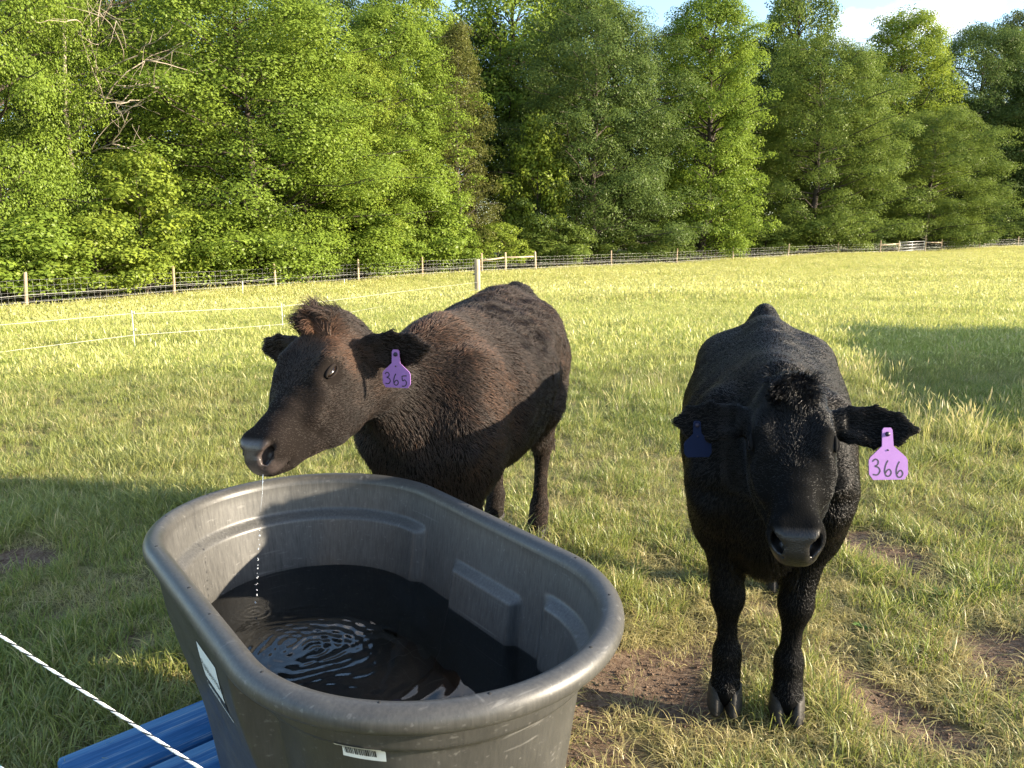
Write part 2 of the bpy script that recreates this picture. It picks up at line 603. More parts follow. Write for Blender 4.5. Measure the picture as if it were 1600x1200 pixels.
VAR['shrub'] = [tree_pair('shrub', s, 4.2, 2.1, 34, ovate(0.35, 0.25, 0.9), 0.10, 0.15, 11000, 0.52, rise=0.6, extra=0.6, trunk_r=0.05, wob=0.35) for s in (61, 62)]
VAR['sapling'] = [tree_pair('sapling', 71, 7, 2.0, 46, ovate(0.3, 0.1, 0.8), 0.06, 0.17, 12000, 0.5, rise=0.7, flat=0.8, extra=0.4, trunk_r=0.06, wob=0.4)]
SIZE = {'oak': (18, 7.8), 'gum': (20, 5.2), 'poplar': (24, 5.6), 'cedar': (15, 3.8), 'pine': (22, 4.6), 'shrub': (4.2, 2.3), 'sapling': (7, 2.2)}


def plant_tree(name, kind, var, px, depth, top_y, width_px, colr, label, cat='tree', group='trees of the wood edge behind the fence', rz=None):
    """a tree whose crown spans width_px about photograph x px and whose top stands at top_y"""
    p = at(px, 400, depth)
    g = on_ground(p[0], p[1])
    top = at(px, top_y, depth)[2]
    H, R = SIZE[kind]
    w = width_px / FPX * depth * (1.12 if kind in ('oak', 'gum') else 1.0)
    o = empty(name, g)
    o.rotation_euler = (0, 0, rz if rz is not None else random.uniform(0, 6.28))
    o.scale = (w / (2 * R), w / (2 * R), (top - g[2]) / H)
    tm, cm = VAR[kind][var % len(VAR[kind])]
    a = link('trunk', tm, M['bark'], o)
    b = link('crown', cm, M['leaf'], o)
    b.color = (*colr, 1)
    tag(o, label, cat, group)
    return o


G_BR = (0.165, 0.235, 0.034)      # fresh bright green
G_YL = (0.195, 0.255, 0.036)
G_MID = (0.128, 0.178, 0.036)
G_DK = (0.094, 0.138, 0.036)
G_GREY = (0.105, 0.130, 0.050)
G_CED = (0.120, 0.130, 0.034)
G_PINE = (0.028, 0.042, 0.018)

TREES = [
    ('oak_tree', 'oak', 0, 5, 33.5, -150, 330, G_BR, 'big bright green broadleaf tree at the left edge, cut by the frame'),
    ('oak_tree', 'oak', 1, 395, 44.5, -5, 450, G_BR, 'widest bright green tree in the left half, rounded crown down to fence'),
    ('pine_tree', 'pine', 0, 190, 47, -160, 260, G_PINE, 'dark pine with bare lower trunk behind the pale dead branches'),
    ('pine_tree', 'pine', 0, 120, 55, -220, 300, G_PINE, 'dark pine rising behind the tree at the left edge'),
    ('pine_tree', 'pine', 0, 480, 62, -30, 170, G_PINE, 'dark pine top showing against sky above the widest left tree'),
    ('poplar_tree', 'poplar', 0, 640, 66, -20, 190, G_BR, 'tall light tree with loose crown behind the olive cedar, left of the sky gap'),
    ('gum_tree', 'gum', 0, 615, 53, 30, 210, G_BR, 'bright green tree left of the olive cedar'),
    ('gum_tree', 'gum', 1, 560, 50, 100, 180, G_YL, 'lower yellow green tree in front of the bright tree beside the cedar'),
    ('cedar_tree', 'cedar', 0, 715, 58, 55, 190, G_CED, 'olive brown cone shaped cedar right of the bright green trees'),
    ('poplar_tree', 'poplar', 1, 800, 78, -50, 230, G_BR, 'tallest pale tree behind cedar and dark oak, top cut by frame'),
    ('poplar_tree', 'poplar', 0, 900, 82, -20, 170, G_BR, 'pale tall tree directly behind the dark round oak'),
    ('oak_tree', 'oak', 0, 925, 68, 25, 290, G_DK, 'large dark grey green round oak in the middle of the treeline'),
    ('gum_tree', 'gum', 1, 1095, 73, 14, 185, G_BR, 'tall narrow bright green tree right of the dark round oak'),
    ('poplar_tree', 'poplar', 1, 1225, 97, 0, 150, G_MID, 'pale tree top standing above the big round tree on the right'),
    ('oak_tree', 'oak', 1, 1268, 84, 85, 245, G_MID, 'big rounded mid green tree between the narrow bright tree and the gate'),
    ('gum_tree', 'gum', 0, 1390, 104, 38, 170, G_YL, 'yellow green topped tree behind the round tree above the gate'),
    ('oak_tree', 'oak', 0, 1440, 93, 185, 215, G_MID, 'lower round tree overhanging the wooden gate on the right'),
    ('oak_tree', 'oak', 1, 1505, 112, 62, 220, G_DK, 'dark green tree behind the lower round tree above the gate'),
    ('poplar_tree', 'poplar', 0, 1555, 125, 40, 110, G_GREY, 'loose greyish tree top against the white cloud'),
    ('oak_tree', 'oak', 0, 1630, 108, 110, 220, G_DK, 'dark shaded tree cut by the right edge of the frame'),
    ('oak_tree', 'oak', 1, 310, 57, -40, 330, G_MID, 'mid green tree standing behind the widest left tree'),
    ('oak_tree', 'oak', 0, 520, 70, 20, 260, G_MID, 'mid green tree in second row behind the yellow green tree'),
    ('oak_tree', 'oak', 1, 740, 80, 60, 260, G_DK, 'dark tree in second row filling the gap behind the cedar'),
    ('oak_tree', 'oak', 0, 1030, 92, 70, 250, G_DK, 'dark tree in second row between round oak and narrow bright tree'),
    ('oak_tree', 'oak', 1, 1170, 100, 85, 240, G_DK, 'dark tree in second row right of the narrow bright tree'),
    ('oak_tree', 'oak', 0, 1350, 112, 95, 220, G_DK, 'dark tree in second row left of the yellow green top'),
    ('oak_tree', 'oak', 1, 640, 92, 150, 330, G_DK, 'dark tree deep in the wood behind the olive cedar'),
    ('oak_tree', 'oak', 0, 880, 100, 150, 300, G_DK, 'dark tree deep in the wood behind the dark round oak'),
    ('oak_tree', 'oak', 1, 1090, 118, 160, 300, G_DK, 'dark tree deep in the wood behind the narrow bright tree'),
    ('oak_tree', 'oak', 0, 1250, 125, 170, 280, G_DK, 'dark tree deep in the wood behind the big rounded tree'),
    ('oak_tree', 'oak', 1, 1430, 135, 170, 280, G_DK, 'dark tree deep in the wood behind the gate'),
    ('oak_tree', 'oak', 0, 1560, 140, 170, 260, G_DK, 'dark tree deep in the wood near the right edge'),
    ('oak_tree', 'oak', 1, 420, 75, 100, 360, G_DK, 'dark tree deep in the wood behind the widest left tree'),
    ('oak_tree', 'oak', 0, 180, 62, 40, 380, G_DK, 'dark tree deep in the wood behind the dead tree'),
    ('oak_tree', 'oak', 1, 70, 46, -120, 380, G_MID, 'mid green tree in second row behind the left edge tree'),
    ('oak_tree', 'oak', 0, -420, 27, -260, 380, G_BR, 'second bright green tree beyond the left edge of the frame'),
    ('oak_tree', 'oak', 1, -330, 44, -200, 420, G_MID, 'mid green tree in second row beyond the left edge'),
    ('oak_tree', 'oak', 1, -190, 30, -200, 330, G_BR, 'bright green broadleaf tree beyond the left edge of the frame'),
    ('oak_tree', 'oak', 1, 1760, 112, 60, 240, G_DK, 'dark tree beyond the right edge of the frame'),
]
for i, (nm, kd, vr, px, dp, ty, wp, cl, lb) in enumerate(TREES):
    plant_tree(nm, kd, vr, px, dp, ty, wp, cl, lb)

SHRUBS = [
    ('sapling', 'sapling', 0, 225, 35.5, 245, 170, G_YL, 'bright young sapling with leading shoot below the dead branches'),
    ('sapling', 'sapling', 0, 840, 64, 190, 110, G_YL, 'pale young tree in front of the dark round oak'),
    ('sapling', 'sapling', 0, 560, 47.5, 290, 150, G_BR, 'bright sapling behind the fence left of the cedar'),
    ('sapling', 'sapling', 0, 665, 53, 260, 140, G_BR, 'bright sapling at the foot of the olive cedar'),
    ('shrub', 'shrub', 0, 35, 31, 330, 250, G_BR, 'bushy shrub behind the leftmost fence post'),
    ('shrub', 'shrub', 1, 150, 33, 345, 190, G_YL, 'yellow green shrub between the two leftmost posts'),
    ('shrub', 'shrub', 0, 300, 38.2, 330, 170, G_BR, 'leafy shrub right of the second fence post'),
    ('shrub', 'shrub', 1, 395, 40.5, 345, 170, G_BR, 'leafy shrub behind the third fence post'),
    ('shrub', 'shrub', 0, 480, 44, 335, 150, G_BR, 'leafy shrub under the widest left tree, right side'),
    ('shrub', 'shrub', 1, 600, 50, 340, 140, G_BR, 'leafy shrub behind the fence left of the brace'),
    ('shrub', 'shrub', 0, 700, 54, 350, 110, G_BR, 'leafy shrub left of the wooden brace'),
    ('shrub', 'shrub', 1, 775, 57.5, 352, 100, G_YL, 'yellow green shrub behind the wooden brace'),
    ('shrub', 'shrub', 0, 870, 62, 345, 120, G_MID, 'mid green shrub right of the wooden brace'),
    ('shrub', 'shrub', 1, 960, 66, 362, 100, G_MID, 'low shrub under the dark round oak'),
    ('shrub', 'shrub', 0, 1040, 70, 355, 110, G_MID, 'shrub left of the narrow bright tree foot'),
    ('shrub', 'shrub', 1, 1120, 75, 350, 95, G_BR, 'shrub at the foot of the narrow bright tree'),
    ('shrub', 'shrub', 0, 1195, 79, 350, 110, G_MID, 'shrub under the left side of the big rounded tree'),
    ('shrub', 'shrub', 1, 1275, 83, 330, 120, G_MID, 'tall shrub under the big rounded tree'),
    ('shrub', 'shrub', 0, 1350, 87, 350, 90, G_DK, 'dark shrub left of the wooden gate'),
    ('shrub', 'shrub', 1, 1480, 95, 352, 120, G_DK, 'dark shrub right of the wooden gate'),
    ('shrub', 'shrub', 0, 1575, 102, 345, 130, G_DK, 'dark shrub behind the rightmost fence post'),
    ('shrub', 'shrub', 1, 1420, 98, 345, 130, G_DK, 'dark shrub behind the wooden gate'),
]
for i, (nm, kd, vr, px, dp, ty, wp, cl, lb) in enumerate(SHRUBS):
    plant_tree(nm, kd, vr, px, dp, ty, wp, cl, lb, 'shrub' if nm == 'shrub' else 'sapling', 'undergrowth along the wood edge')


def make_dead_tree():
    g = at(110, 400, 36.0); g = on_ground(g[0], g[1])
    o = empty('dead_tree', g)
    rng = np.random.default_rng(5)
    foot = np.array(g)
    top = at(95, -60, 37.5) - foot
    tb = MB()
    T = np.array([[0, 0, -0.2], 0.25 * top + [0.2, 0.1, 0], 0.5 * top + [-0.1, 0.1, 0], 0.75 * top, top])
    tb.tube(smooth_poly(T, 12), np.linspace(0.19, 0.05, 12), 8)
    tb.build('trunk', M['dead_bark'], o, True)

    def grow(mb, p, d, L, r, lev):
        n = 6
        pts = [p]
        dd = nrm(d)
        for k in range(n):
            dd = nrm(dd + rng.normal(0, 0.16, 3) + np.array([0, 0, 0.03]))
            pts.append(pts[-1] + dd * L / n)
        mb.tube(np.array(pts), np.linspace(r, r * 0.35, n + 1), 5)
        if lev > 0:
            for k in range(4 if lev > 1 else 3):
                i = rng.integers(2, n + 1)
                nd = nrm(dd + rng.normal(0, 0.65, 3))
                grow(mb, pts[i], nd, L * rng.uniform(0.35, 0.6), r * 0.5, lev - 1)
    for (x0, y0, x1, y1, L) in [(105, 150, 230, 100, 3.8), (110, 205, 225, 125, 3.6), (112, 215, 235, 150, 3.4), (100, 222, 180, 270, 2.9),
                                (105, 100, 215, 30, 3.6), (108, 60, 190, 10, 3.0), (110, 180, 170, 175, 2.2)]:
        a = at(x0, y0, 36.8) - foot; b = at(x1, y1, 34.2) - foot
        mb = MB(); grow(mb, a, b - a, np.linalg.norm(b - a) * 1.0, 0.055, 2)
        mb.build('limb', M['dead_bark'], o, True)
    tag(o, 'pale leafless dead tree with crooked bare limbs beside left edge tree', 'tree')


make_dead_tree()

# ------------------------------------------------------------------ field fence, brace, gate
def post_mesh(h, r, rng, k=10):
    mb = MB()
    z = np.array([-0.25, 0.0, h * 0.5, h - 0.02, h])
    pts = np.c_[rng.normal(0, 0.006, 5), rng.normal(0, 0.006, 5), z]
    mb.tube(pts, np.array([1.05, 1.03, 1.0, 0.97, 0.86]) * r, k)
    return mb.mesh('post', False)


def make_fence():
    rng = np.random.default_rng(3)
    o = empty('woven_wire_fence', FENCE[0])
    base = np.array(FENCE[0])
    hts = {}
    pm = [post_mesh(1.42, 0.062, rng) for _ in range(4)]
    tops = []
    for i, p in enumerate(FENCE):
        px = FENCE_PX[i][0]
        h = 1.42
        if px in (753, 790, 837, 1375): h = 1.5
        if px == 1445: h = 1.9
        q = link('post', pm[i % 4], M['post_pale'] if i % 3 == 0 else M['post'], o)
        q.location = p - base
        q.scale = (1.25 if h > 1.45 else 1, 1.25 if h > 1.45 else 1, h / 1.42)
        lean = 0.05 if px == 42 else 0.02
        q.rotation_euler = (rng.normal(0, lean), rng.normal(0, lean) - (0.06 if px == 42 else 0), rng.uniform(0, 6))
    # wire panels: one part per span
    for i in range(len(FENCE) - 1):
        a, b = FENCE[i] - base, FENCE[i + 1] - base
        L = np.linalg.norm(b - a)
        far = FENCE_PX[i][1]
        t = 0.0018 + far * 0.00003
        mb = MB()
        nrmv = nrm(np.cross(b - a, [0, 0, 1])) * 0.07
        for h in (0.10, 0.24, 0.38, 0.54, 0.72, 0.92, 1.14):
            sag = 0.015
            pts = np.array([a + nrmv + [0, 0, h], (a + b) / 2 + nrmv + [0, 0, h - sag], b + nrmv + [0, 0, h]])
            mb.tube(pts, t, 4, False)
        step = 0.30 if far < 52 else 0.45
        for k in range(1, int(L / step)):
            c = a + (b - a) * (k * step / L) + nrmv
            mb.tube(np.array([c + [0, 0, 0.08], c + [0, 0, 1.14]]), t * 0.8, 4, False)
        mb.build('wire_mesh', M['wire'], o)
    # white electric tape in front, on stand-off
    for h, r in ((0.62, 0.0042), (0.36, 0.0025)):
        for i in range(len(FENCE) - 1):
            a, b = FENCE[i] - base, FENCE[i + 1] - base
            nv = -nrm(np.cross(b - a, [0, 0, 1]))
            if np.dot(nv, -base[:3] - a) < 0: nv = -nv
            nv = nv * 0.22
            pts = np.array([a + nv + [0, 0, h], (a + b) / 2 + nv + [0, 0, h - 0.03], b + nv + [0, 0, h]])
            mb = MB(); mb.tube(pts, r * (1 + FENCE_PX[i][1] * 0.006), 5, False)
            mb.build('electric_tape', M['fence_wire'], o)
    tag(o, 'long wooden post fence with woven wire and white electric tape along the wood', 'fence')

    # wooden rails of the two braces
    def rail(name, x0, y0, d0, x1, y1, d1, r, parent, b0):
        mb = MB(); pa, pb = at(x0, y0, d0), at(x1, y1, d1)
        mb.tube(np.array([pa, (pa + pb) / 2 + [0, 0, -0.02], pb]) - b0, r, 8)
        return mb.build(name, M['post_pale'], parent, True)
    for args in [(753, 407, 52.9, 790, 402, 54.4, 0.055), (790, 402, 54.4, 837, 400.5, 55.9, 0.055)]:
        rail('brace_rail', *args, o, base)
    for args in [(1375, 383, 82, 1403, 381, 83.5, 0.07), (1445, 378.5, 86, 1470, 379, 87.5, 0.07)]:
        rail('brace_rail', *args, o, base)
    # tube gate between the posts
    g0, g1 = at(1404, 397, 83.6), at(1444, 394.5, 86)
    go = empty('tube_gate', g0)
    for k in range(4):
        mb = MB()
        mb.tube(np.array([[0, 0, 0.35 + 0.3 * k], (g1 - g0) + [0, 0, 0.35 + 0.3 * k]]), 0.03, 6)
        mb.build('gate_bar', M['wire'], go, True)
    for f in (0.03, 0.5, 0.97):
        mb = MB(); c = (g1 - g0) * f
        mb.tube(np.array([c + [0, 0, 0.3], c + [0, 0, 1.3]]), 0.028, 6)
        mb.build('gate_upright', M['wire'], go, True)
    tag(go, 'narrow grey tube gate between tall posts at the far right fence', 'gate')


make_fence()


def make_cross_fence():
    """two thin white lines on step-in posts running to the thick corner post behind the brown calf"""
    cp = at(746, 447, 30.0)
    g = on_ground(cp[0], cp[1])
    o = empty('corner_post', g)
    top = at(746, 405, 30.0)[2] - g[2]
    mb = MB(); rng = np.random.default_rng(2)
    z = np.array([-0.3, 0, 0.5 * top, top - 0.03, top])
    mb.tube(np.c_[np.zeros(5), np.zeros(5), z], np.array([1.05, 1.03, 1, 0.98, 0.9]) * 0.115, 14)
    mb.build('shaft', M['post_pale'], o, True)
    mb = MB(); mb.tube(np.array([[-0.1, -0.06, top * 0.62], [-0.16, -0.1, top * 0.62]]), 0.03, 8)
    mb.build('insulator', M['black_strand'], o, True)
    tag(o, 'thick round wooden post standing alone behind the brown calf', 'post')

    pts_hi = [(-260, 530, 9.6), (206, 490, 11.6), (440, 479, 14.0), (746, 441, 29.6)]
    pts_lo = [(-260, 583, 9.6), (206, 524, 11.6), (440, 507, 14.0), (746, 452, 29.6)]
    f = empty('polywire_line', on_ground(*at(206, 520, 11.6)[:2]))
    fb = np.array(f.location)
    for pl in (pts_hi, pts_lo):
        P = np.array([at(*p) for p in pl]) - fb
        mb = MB(); mb.tube(P, 0.0024, 5, False)
        mb.build('wire_strand', M['fence_wire'], f)
    for px, dp, ty in ((-150, 9.9, 519), (206, 11.6, 488), (440, 14.0, 477)):
        top_ = at(px, ty, dp); gg = on_ground(top_[0], top_[1])
        mb = MB()
        mb.tube(np.array([gg - [0, 0, 0.1], top_ + [0, 0, 0.03]]) - fb, 0.006, 6)
        for k in (0.55, 0.97):
            c = gg + (top_ - gg) * k - fb
            mb.tube(np.array([c, c + [0.05, -0.03, 0.0], c + [0.05, -0.03, 0.035]]), 0.006, 5)
        mb.build('step_in_post', M['fence_wire'], f, True)
    for px, dp, by, ty in ((379, 34, 455, 440), (538, 42, 452, 436)):
        a_, b_ = at(px, by, dp), at(px, ty, dp)
        mb = MB(); mb.tube(np.array([a_ - [0, 0, 0.1], b_]) - fb, 0.02, 6)
        mb.build('step_in_post', M['fence_wire'], f, True)
    tag(f, 'two thin white electric strands on step-in posts crossing the left pasture', 'electric fence')


make_cross_fence()


def make_shadow_shed():
    """unseen shed, added right of the frame to cast the shadow on the pasture"""
    o = empty('shadow_shed', (12.3, 7.7, 0.0))
    ax = nrm([1.1, 4.5, 0]); sd = np.cross(ax, [0, 0, 1])
    Lh, D = 3.1, 2.6
    rng = np.random.default_rng(9)
    for k in range(38):
        u = -Lh + (k + 0.5) * 2 * Lh / 38
        mb = MB(); mb.box(ax * u + np.array([0, 0, 1.22]), (0.155, 0.025, 2.5 + rng.uniform(-0.02, 0.02)), ax)
        mb.build('plank', M['shed'], o)
    for u in (-Lh, 0, Lh):
        for dpt in (0.12, D):
            mb = MB(); mb.box(ax * u + sd * dpt + np.array([0, 0, 1.1]), (0.12, 0.12, 2.3), ax)
            mb.build('corner_post', M['shed'], o)
    mb = MB(); mb.box(sd * (D / 2 - 0.05) + np.array([0, 0, 2.44]), (2 * Lh + 0.5, D + 0.6, 0.05), ax, nrm(sd * 0.06 + np.array([0, 0, 1])))
    mb.build('roof', M['roof_metal'], o)
    tag(o, 'unseen grey plank shed added right of the frame to cast the pasture shadow', 'shed')


make_shadow_shed()

# ------------------------------------------------------------------ stock tank
TANK_C = np.array([-0.352, 1.686]); TANK_A = math.radians(127.3)
TA, TB = 0.644, 0.350
TANK_H = 0.635; TANK_Z = 0.095
TX = np.array([math.cos(TANK_A), math.sin(TANK_A), 0]); TY = np.array([-math.sin(TANK_A), math.cos(TANK_A), 0])
T_STR = 2 * (TA - TB); T_ARC = math.pi * TB; T_PER = 2 * T_STR + 2 * T_ARC


def stad(s):
    """stadium outline by arclength: local point and outward normal. s=0 at the start of the +y side"""
    s = np.mod(s, T_PER)
    x = np.zeros_like(s); y = np.zeros_like(s); nx = np.zeros_like(s); ny = np.zeros_like(s)
    h = T_STR / 2
    m = s < T_STR                                        # +y side, running from +x to -x
    x[m] = h - s[m]; y[m] = TB; ny[m] = 1
    m = (s >= T_STR) & (s < T_STR + T_ARC)               # -x end
    a = np.pi / 2 + (s[m] - T_STR) / TB
    x[m] = -h + TB * np.cos(a); y[m] = TB * np.sin(a); nx[m] = np.cos(a); ny[m] = np.sin(a)
    m = (s >= T_STR + T_ARC) & (s < 2 * T_STR + T_ARC)   # -y side
    x[m] = -h + (s[m] - T_STR - T_ARC); y[m] = -TB; ny[m] = -1
    m = s >= 2 * T_STR + T_ARC                           # +x end
    a = -np.pi / 2 + (s[m] - 2 * T_STR - T_ARC) / TB
    x[m] = h + TB * np.cos(a); y[m] = TB * np.sin(a); nx[m] = np.cos(a); ny[m] = np.sin(a)
    return x, y, nx, ny


def tank_inset(s, z):
    x, y, nx, ny = stad(s)
    h = T_STR / 2
    below = 1 - sstep(TANK_H - 0.125, TANK_H - 0.098, z)
    end = sstep(h - 0.035, h + 0.005, np.abs(x))
    box = (1 - sstep(0.125, 0.15, np.abs(x + 0.04))) * (y < 0)
    below_box = 1 - sstep(TANK_H - 0.165, TANK_H - 0.140, z)
    return 0.024 * np.maximum(end * below, 0.95 * box * below_box)


def tank_bulge(s, z):
    """the long sides swell out to the rim on the outside, between the recessed ends"""
    x, y, nx, ny = stad(s)
    return 0.034 * (1 - sstep(T_STR / 2 - 0.05, T_STR / 2 - 0.015, np.abs(x))) * sstep(0.16, TANK_H - 0.10, z)


def tank_pt(s, z, off, outer=False):
    """point on the wall: off is measured outwards from the inner face at the rim"""
    s = np.asarray(s, float); z = np.asarray(z, float) + 0 * s
    x, y, nx, ny = stad(s)
    taper = 0.085 * (1 - z / TANK_H)
    # the ends shrink with the taper like a real moulding
    d = off - taper - tank_inset(s, z)
    if outer:
        d = d + tank_bulge(s, z)
    return np.stack([x + nx * d, y + ny * d, z], -1)


def tank_world(p):
    p = np.asarray(p, float)
    return np.array([TANK_C[0], TANK_C[1], TANK_Z]) + p[..., :1] * TX + p[..., 1:2] * TY + p[..., 2:] * np.array([0, 0, 1])


def mat_tank():
    t = NT('black_polyethylene')
    big = t.noise(4.0, 6, 0.65)
    streak = t.noise(170, 5, 0.7, stretch=(1, 1, 0.035))
    fine = t.noise(160, 5, 0.7)
    base = t.ramp(big, 'Fac', [(0.25, (0.028, 0.028, 0.027)), (0.55, (0.041, 0.040, 0.038)), (0.8, (0.068, 0.065, 0.058))])
    st = t.ramp(streak, 'Fac', [(0.35, (0.85, 0.85, 0.86)), (0.7, (1.25, 1.24, 1.20))])
    c1 = t.mix(1.0, (base, 'Color'), (st, 'Color'), 'MULTIPLY')
    # pale scale dried on the inside above the water, and scuffs
    at_ = t.n('Attribute'); at_.attribute_name = 'scale'
    f = t.ramp(streak, 'Fac', [(0.3, (0.15,) * 3), (0.75, (0.85,) * 3)])
    fm = t.n('MixRGB'); fm.blend_type = 'MULTIPLY'; fm.inputs['Fac'].default_value = 1
    t.l(f, 'Color', fm, 'Color1'); t.l(at_, 'Fac', fm, 'Color2')
    c2 = t.mix((fm, 'Color'), (c1, 'Color'), (0.20, 0.195, 0.18))
    # fine pale scratches
    c3 = c2
    for rot, strc in (((0.3, 0.2, 0.5), (1, 0.02, 1)), ((1.1, 0.5, 2.0), (0.02, 1, 1)), ((0.1, 1.3, 0.9), (1, 0.03, 1))):
        tc = t.n('TexCoord'); mp = t.n('Mapping'); mp.inputs['Scale'].default_value = strc; mp.inputs['Rotation'].default_value = rot
        nz_ = t.n('TexNoise'); nz_.inputs['Scale'].default_value = 95; nz_.inputs['Detail'].default_value = 2
        t.l(tc, 'Object', mp, 'Vector'); t.l(mp, 'Vector', nz_, 'Vector')
        sc = t.ramp(nz_, 'Fac', [(0.67, (0, 0, 0)), (0.76, (0.28,) * 3)])
        c3 = t.mix((sc, 'Color'), (c3, 'Color'), (0.22, 0.215, 0.205))
    p = t.principled(0.42, 0.5)
    t.l(c3, 'Color', p, 'Base Color')
    rr = t.ramp(big, 'Fac', [(0.3, (0.36,) * 3), (0.8, (0.58,) * 3)])
    t.l(rr, 'Color', p, 'Roughness')
    bp = t.bump(fine, 'Fac', 0.12, 0.002); t.l(bp, 'Normal', p, 'Normal')
    return t.m


M['tank'] = mat_tank()
WATER_Z = TANK_H - 0.265


def make_tank():
    o = empty('stock_tank', (TANK_C[0], TANK_C[1], TANK_Z))
    o.rotation_euler = (0, 0, TANK_A)
    N = 560
    s = np.arange(N) * T_PER / N
    th = 0.008
    rows = []; sc = []
    for z in np.concatenate([[0.0], np.linspace(0.012, TANK_H - 0.17, 16), np.linspace(TANK_H - 0.165, TANK_H - 0.055, 26)]):
        rows.append(tank_pt(s, z, th, True)); sc.append(0.0)
    body_o = len(rows)
    # rolled rim: a thick lip turned outwards and down
    cz = TANK_H - 0.025; ro = 0.025
    for a in np.linspace(-0.55 * np.pi, 0.98 * np.pi, 20):
        off = 0.022 + 0.026 * math.cos(a); z = cz + ro * math.sin(a)
        x, y, nx, ny = stad(s)
        rows.append(np.stack([x + nx * off, y + ny * off, np.full(N, z)], -1)); sc.append(0.12)
    for z in np.concatenate([np.linspace(TANK_H - 0.040, TANK_H - 0.175, 30), np.linspace(TANK_H - 0.18, 0.03, 24)]):
        rows.append(tank_pt(s, z, 0.0))
        sc.append(0.36 * float(sstep(WATER_Z - 0.02, WATER_Z + 0.03, z)))
    R = len(rows)
    V = np.vstack(rows)
    idx = np.arange(R * N).reshape(R, N)
    nx_ = np.roll(idx, -1, axis=1)
    F = np.stack([idx[:-1], nx_[:-1], nx_[1:], idx[1:]], -1).reshape(-1, 4)
    # split rim from shell so that each is a part
    fr = np.repeat(np.arange(R - 1), N)
    is_rim = (fr >= body_o) & (fr < body_o + 19)
    cap = []
    V = np.vstack([V, [[0, 0, 0.0], [0, 0, 0.03]]])
    c0, c1 = R * N, R * N + 1
    T = np.vstack([np.stack([np.roll(idx[0], -1), idx[0], np.full(N, c0)], -1), np.stack([idx[-1], np.roll(idx[-1], -1), np.full(N, c1)], -1)])
    scv = np.concatenate([np.repeat(sc, N), [0, 0]])
    shell = mesh_np('shell', V, [F[~is_rim], T], True)
    fattr(shell, 'scale', scv)
    rim = mesh_np('rim', V, F[is_rim], True)
    fattr(rim, 'scale', scv)
    for me in (shell, rim):
        bm = bmesh.new(); bm.from_mesh(me)
        bmesh.ops.delete(bm, geom=[v for v in bm.verts if not v.link_faces], context='VERTS')
        bm.to_mesh(me); bm.free()
    link('shell', shell, M['tank'], o)
    rim_o = link('rim', rim, M['tank'], o)
    # bite marks and little holes along the rim
    rng = np.random.default_rng(8)
    mb_m = mat_simple('dark_pit', (0.012, 0.012, 0.012), 0.8, 0.2)
    for sx in np.linspace(0, T_PER, 17)[:-1] + rng.uniform(-0.05, 0.05, 16):
        x, y, nx, ny = [float(v[0]) for v in stad(np.array([sx]))]
        c = np.array([x + nx * (0.021 + rng.uniform(-.003, .004)), y + ny * 0.021, TANK_H - 0.0012])
        mb = MB(); mb.tube(np.array([c - [0, 0, 0.004], c + [0, 0, 0.0012]]), rng.uniform(0.0028, 0.0045), 8)
        mb.build('pit', mb_m, rim_o)
    # stickers follow the wall
    white = mat_simple('label_white', (0.62, 0.66, 0.66), 0.5, 0.06, 40)
    black = mat_simple('label_ink', (0.02, 0.022, 0.025), 0.5, 0.1, 40)

    def wall_patch(name, s0, s1, z0, z1, lift, mat, parent, skew=0.0, ns=14, nz=8):
        S, Z = np.meshgrid(np.linspace(s0, s1, ns), np.linspace(z0, z1, nz))
        Zs = Z + skew * (S - s0)
        P = tank_pt(S.ravel(), Zs.ravel(), th + lift, True)
        i = np.arange(ns * nz).reshape(nz, ns)
        Fq = np.stack([i[:-1, :-1], i[:-1, 1:], i[1:, 1:], i[1:, :-1]], -1).reshape(-1, 4)
        return link(name, mesh_np(name, P, Fq, True), mat, parent)

    # brand label on the near straight side (+y side; s runs towards the near end)
    ls0, ls1 = 0.33, 0.455
    lab = wall_patch('brand_label', ls0, ls1, TANK_H - 0.165, TANK_H - 0.085, 0.0015, white, o)
    wall_patch('label_band', ls0 - 0.002, ls1 + 0.002, TANK_H - 0.186, TANK_H - 0.1655, 0.0015, black, lab)
    wall_patch('label_edge', ls0 - 0.004, ls1 + 0.03, TANK_H - 0.1925, TANK_H - 0.1895, 0.0017, white, lab)
    wall_patch('label_edge', ls0 - 0.004, ls0 - 0.001, TANK_H - 0.1895, TANK_H - 0.083, 0.0017, black, lab)

    def wall_text(txt, s0, z0, size, lift, mat, parent):
        cu = bpy.data.curves.new('lettering', 'FONT'); cu.body = txt; cu.size = size
        tmp = bpy.data.objects.new('lettering_source', cu); col.objects.link(tmp)
        dg = bpy.context.evaluated_depsgraph_get(); dg.update()
        me = bpy.data.meshes.new_from_object(tmp.evaluated_get(dg))
        bpy.data.objects.remove(tmp)
        co = np.zeros(len(me.vertices) * 3, np.float32); me.vertices.foreach_get('co', co); co = co.reshape(-1, 3)
        P = tank_pt(s0 + co[:, 0], z0 + co[:, 1], th + lift, True)
        me.vertices.foreach_set('co', P.astype(np.float32).ravel()); me.update()
        me.materials.clear()
        return link('lettering', me, mat, parent)
    wall_text('Rubbermaid', ls0 + 0.006, TANK_H - 0.137, 0.027, 0.0030, black, lab)
    wall_text('Commercial', ls0 + 0.006, TANK_H - 0.1815, 0.017, 0.0030, white, lab)
    # torn barcode sticker just under the rim of the near end
    bs = T_STR + 0.20
    bar = wall_patch('barcode_label', bs, bs + 0.085, TANK_H - 0.142, TANK_H - 0.100, 0.002, mat_simple('sticker_white', (0.68, 0.68, 0.64), 0.6, 0.08, 60), o)
    x = bs + 0.006
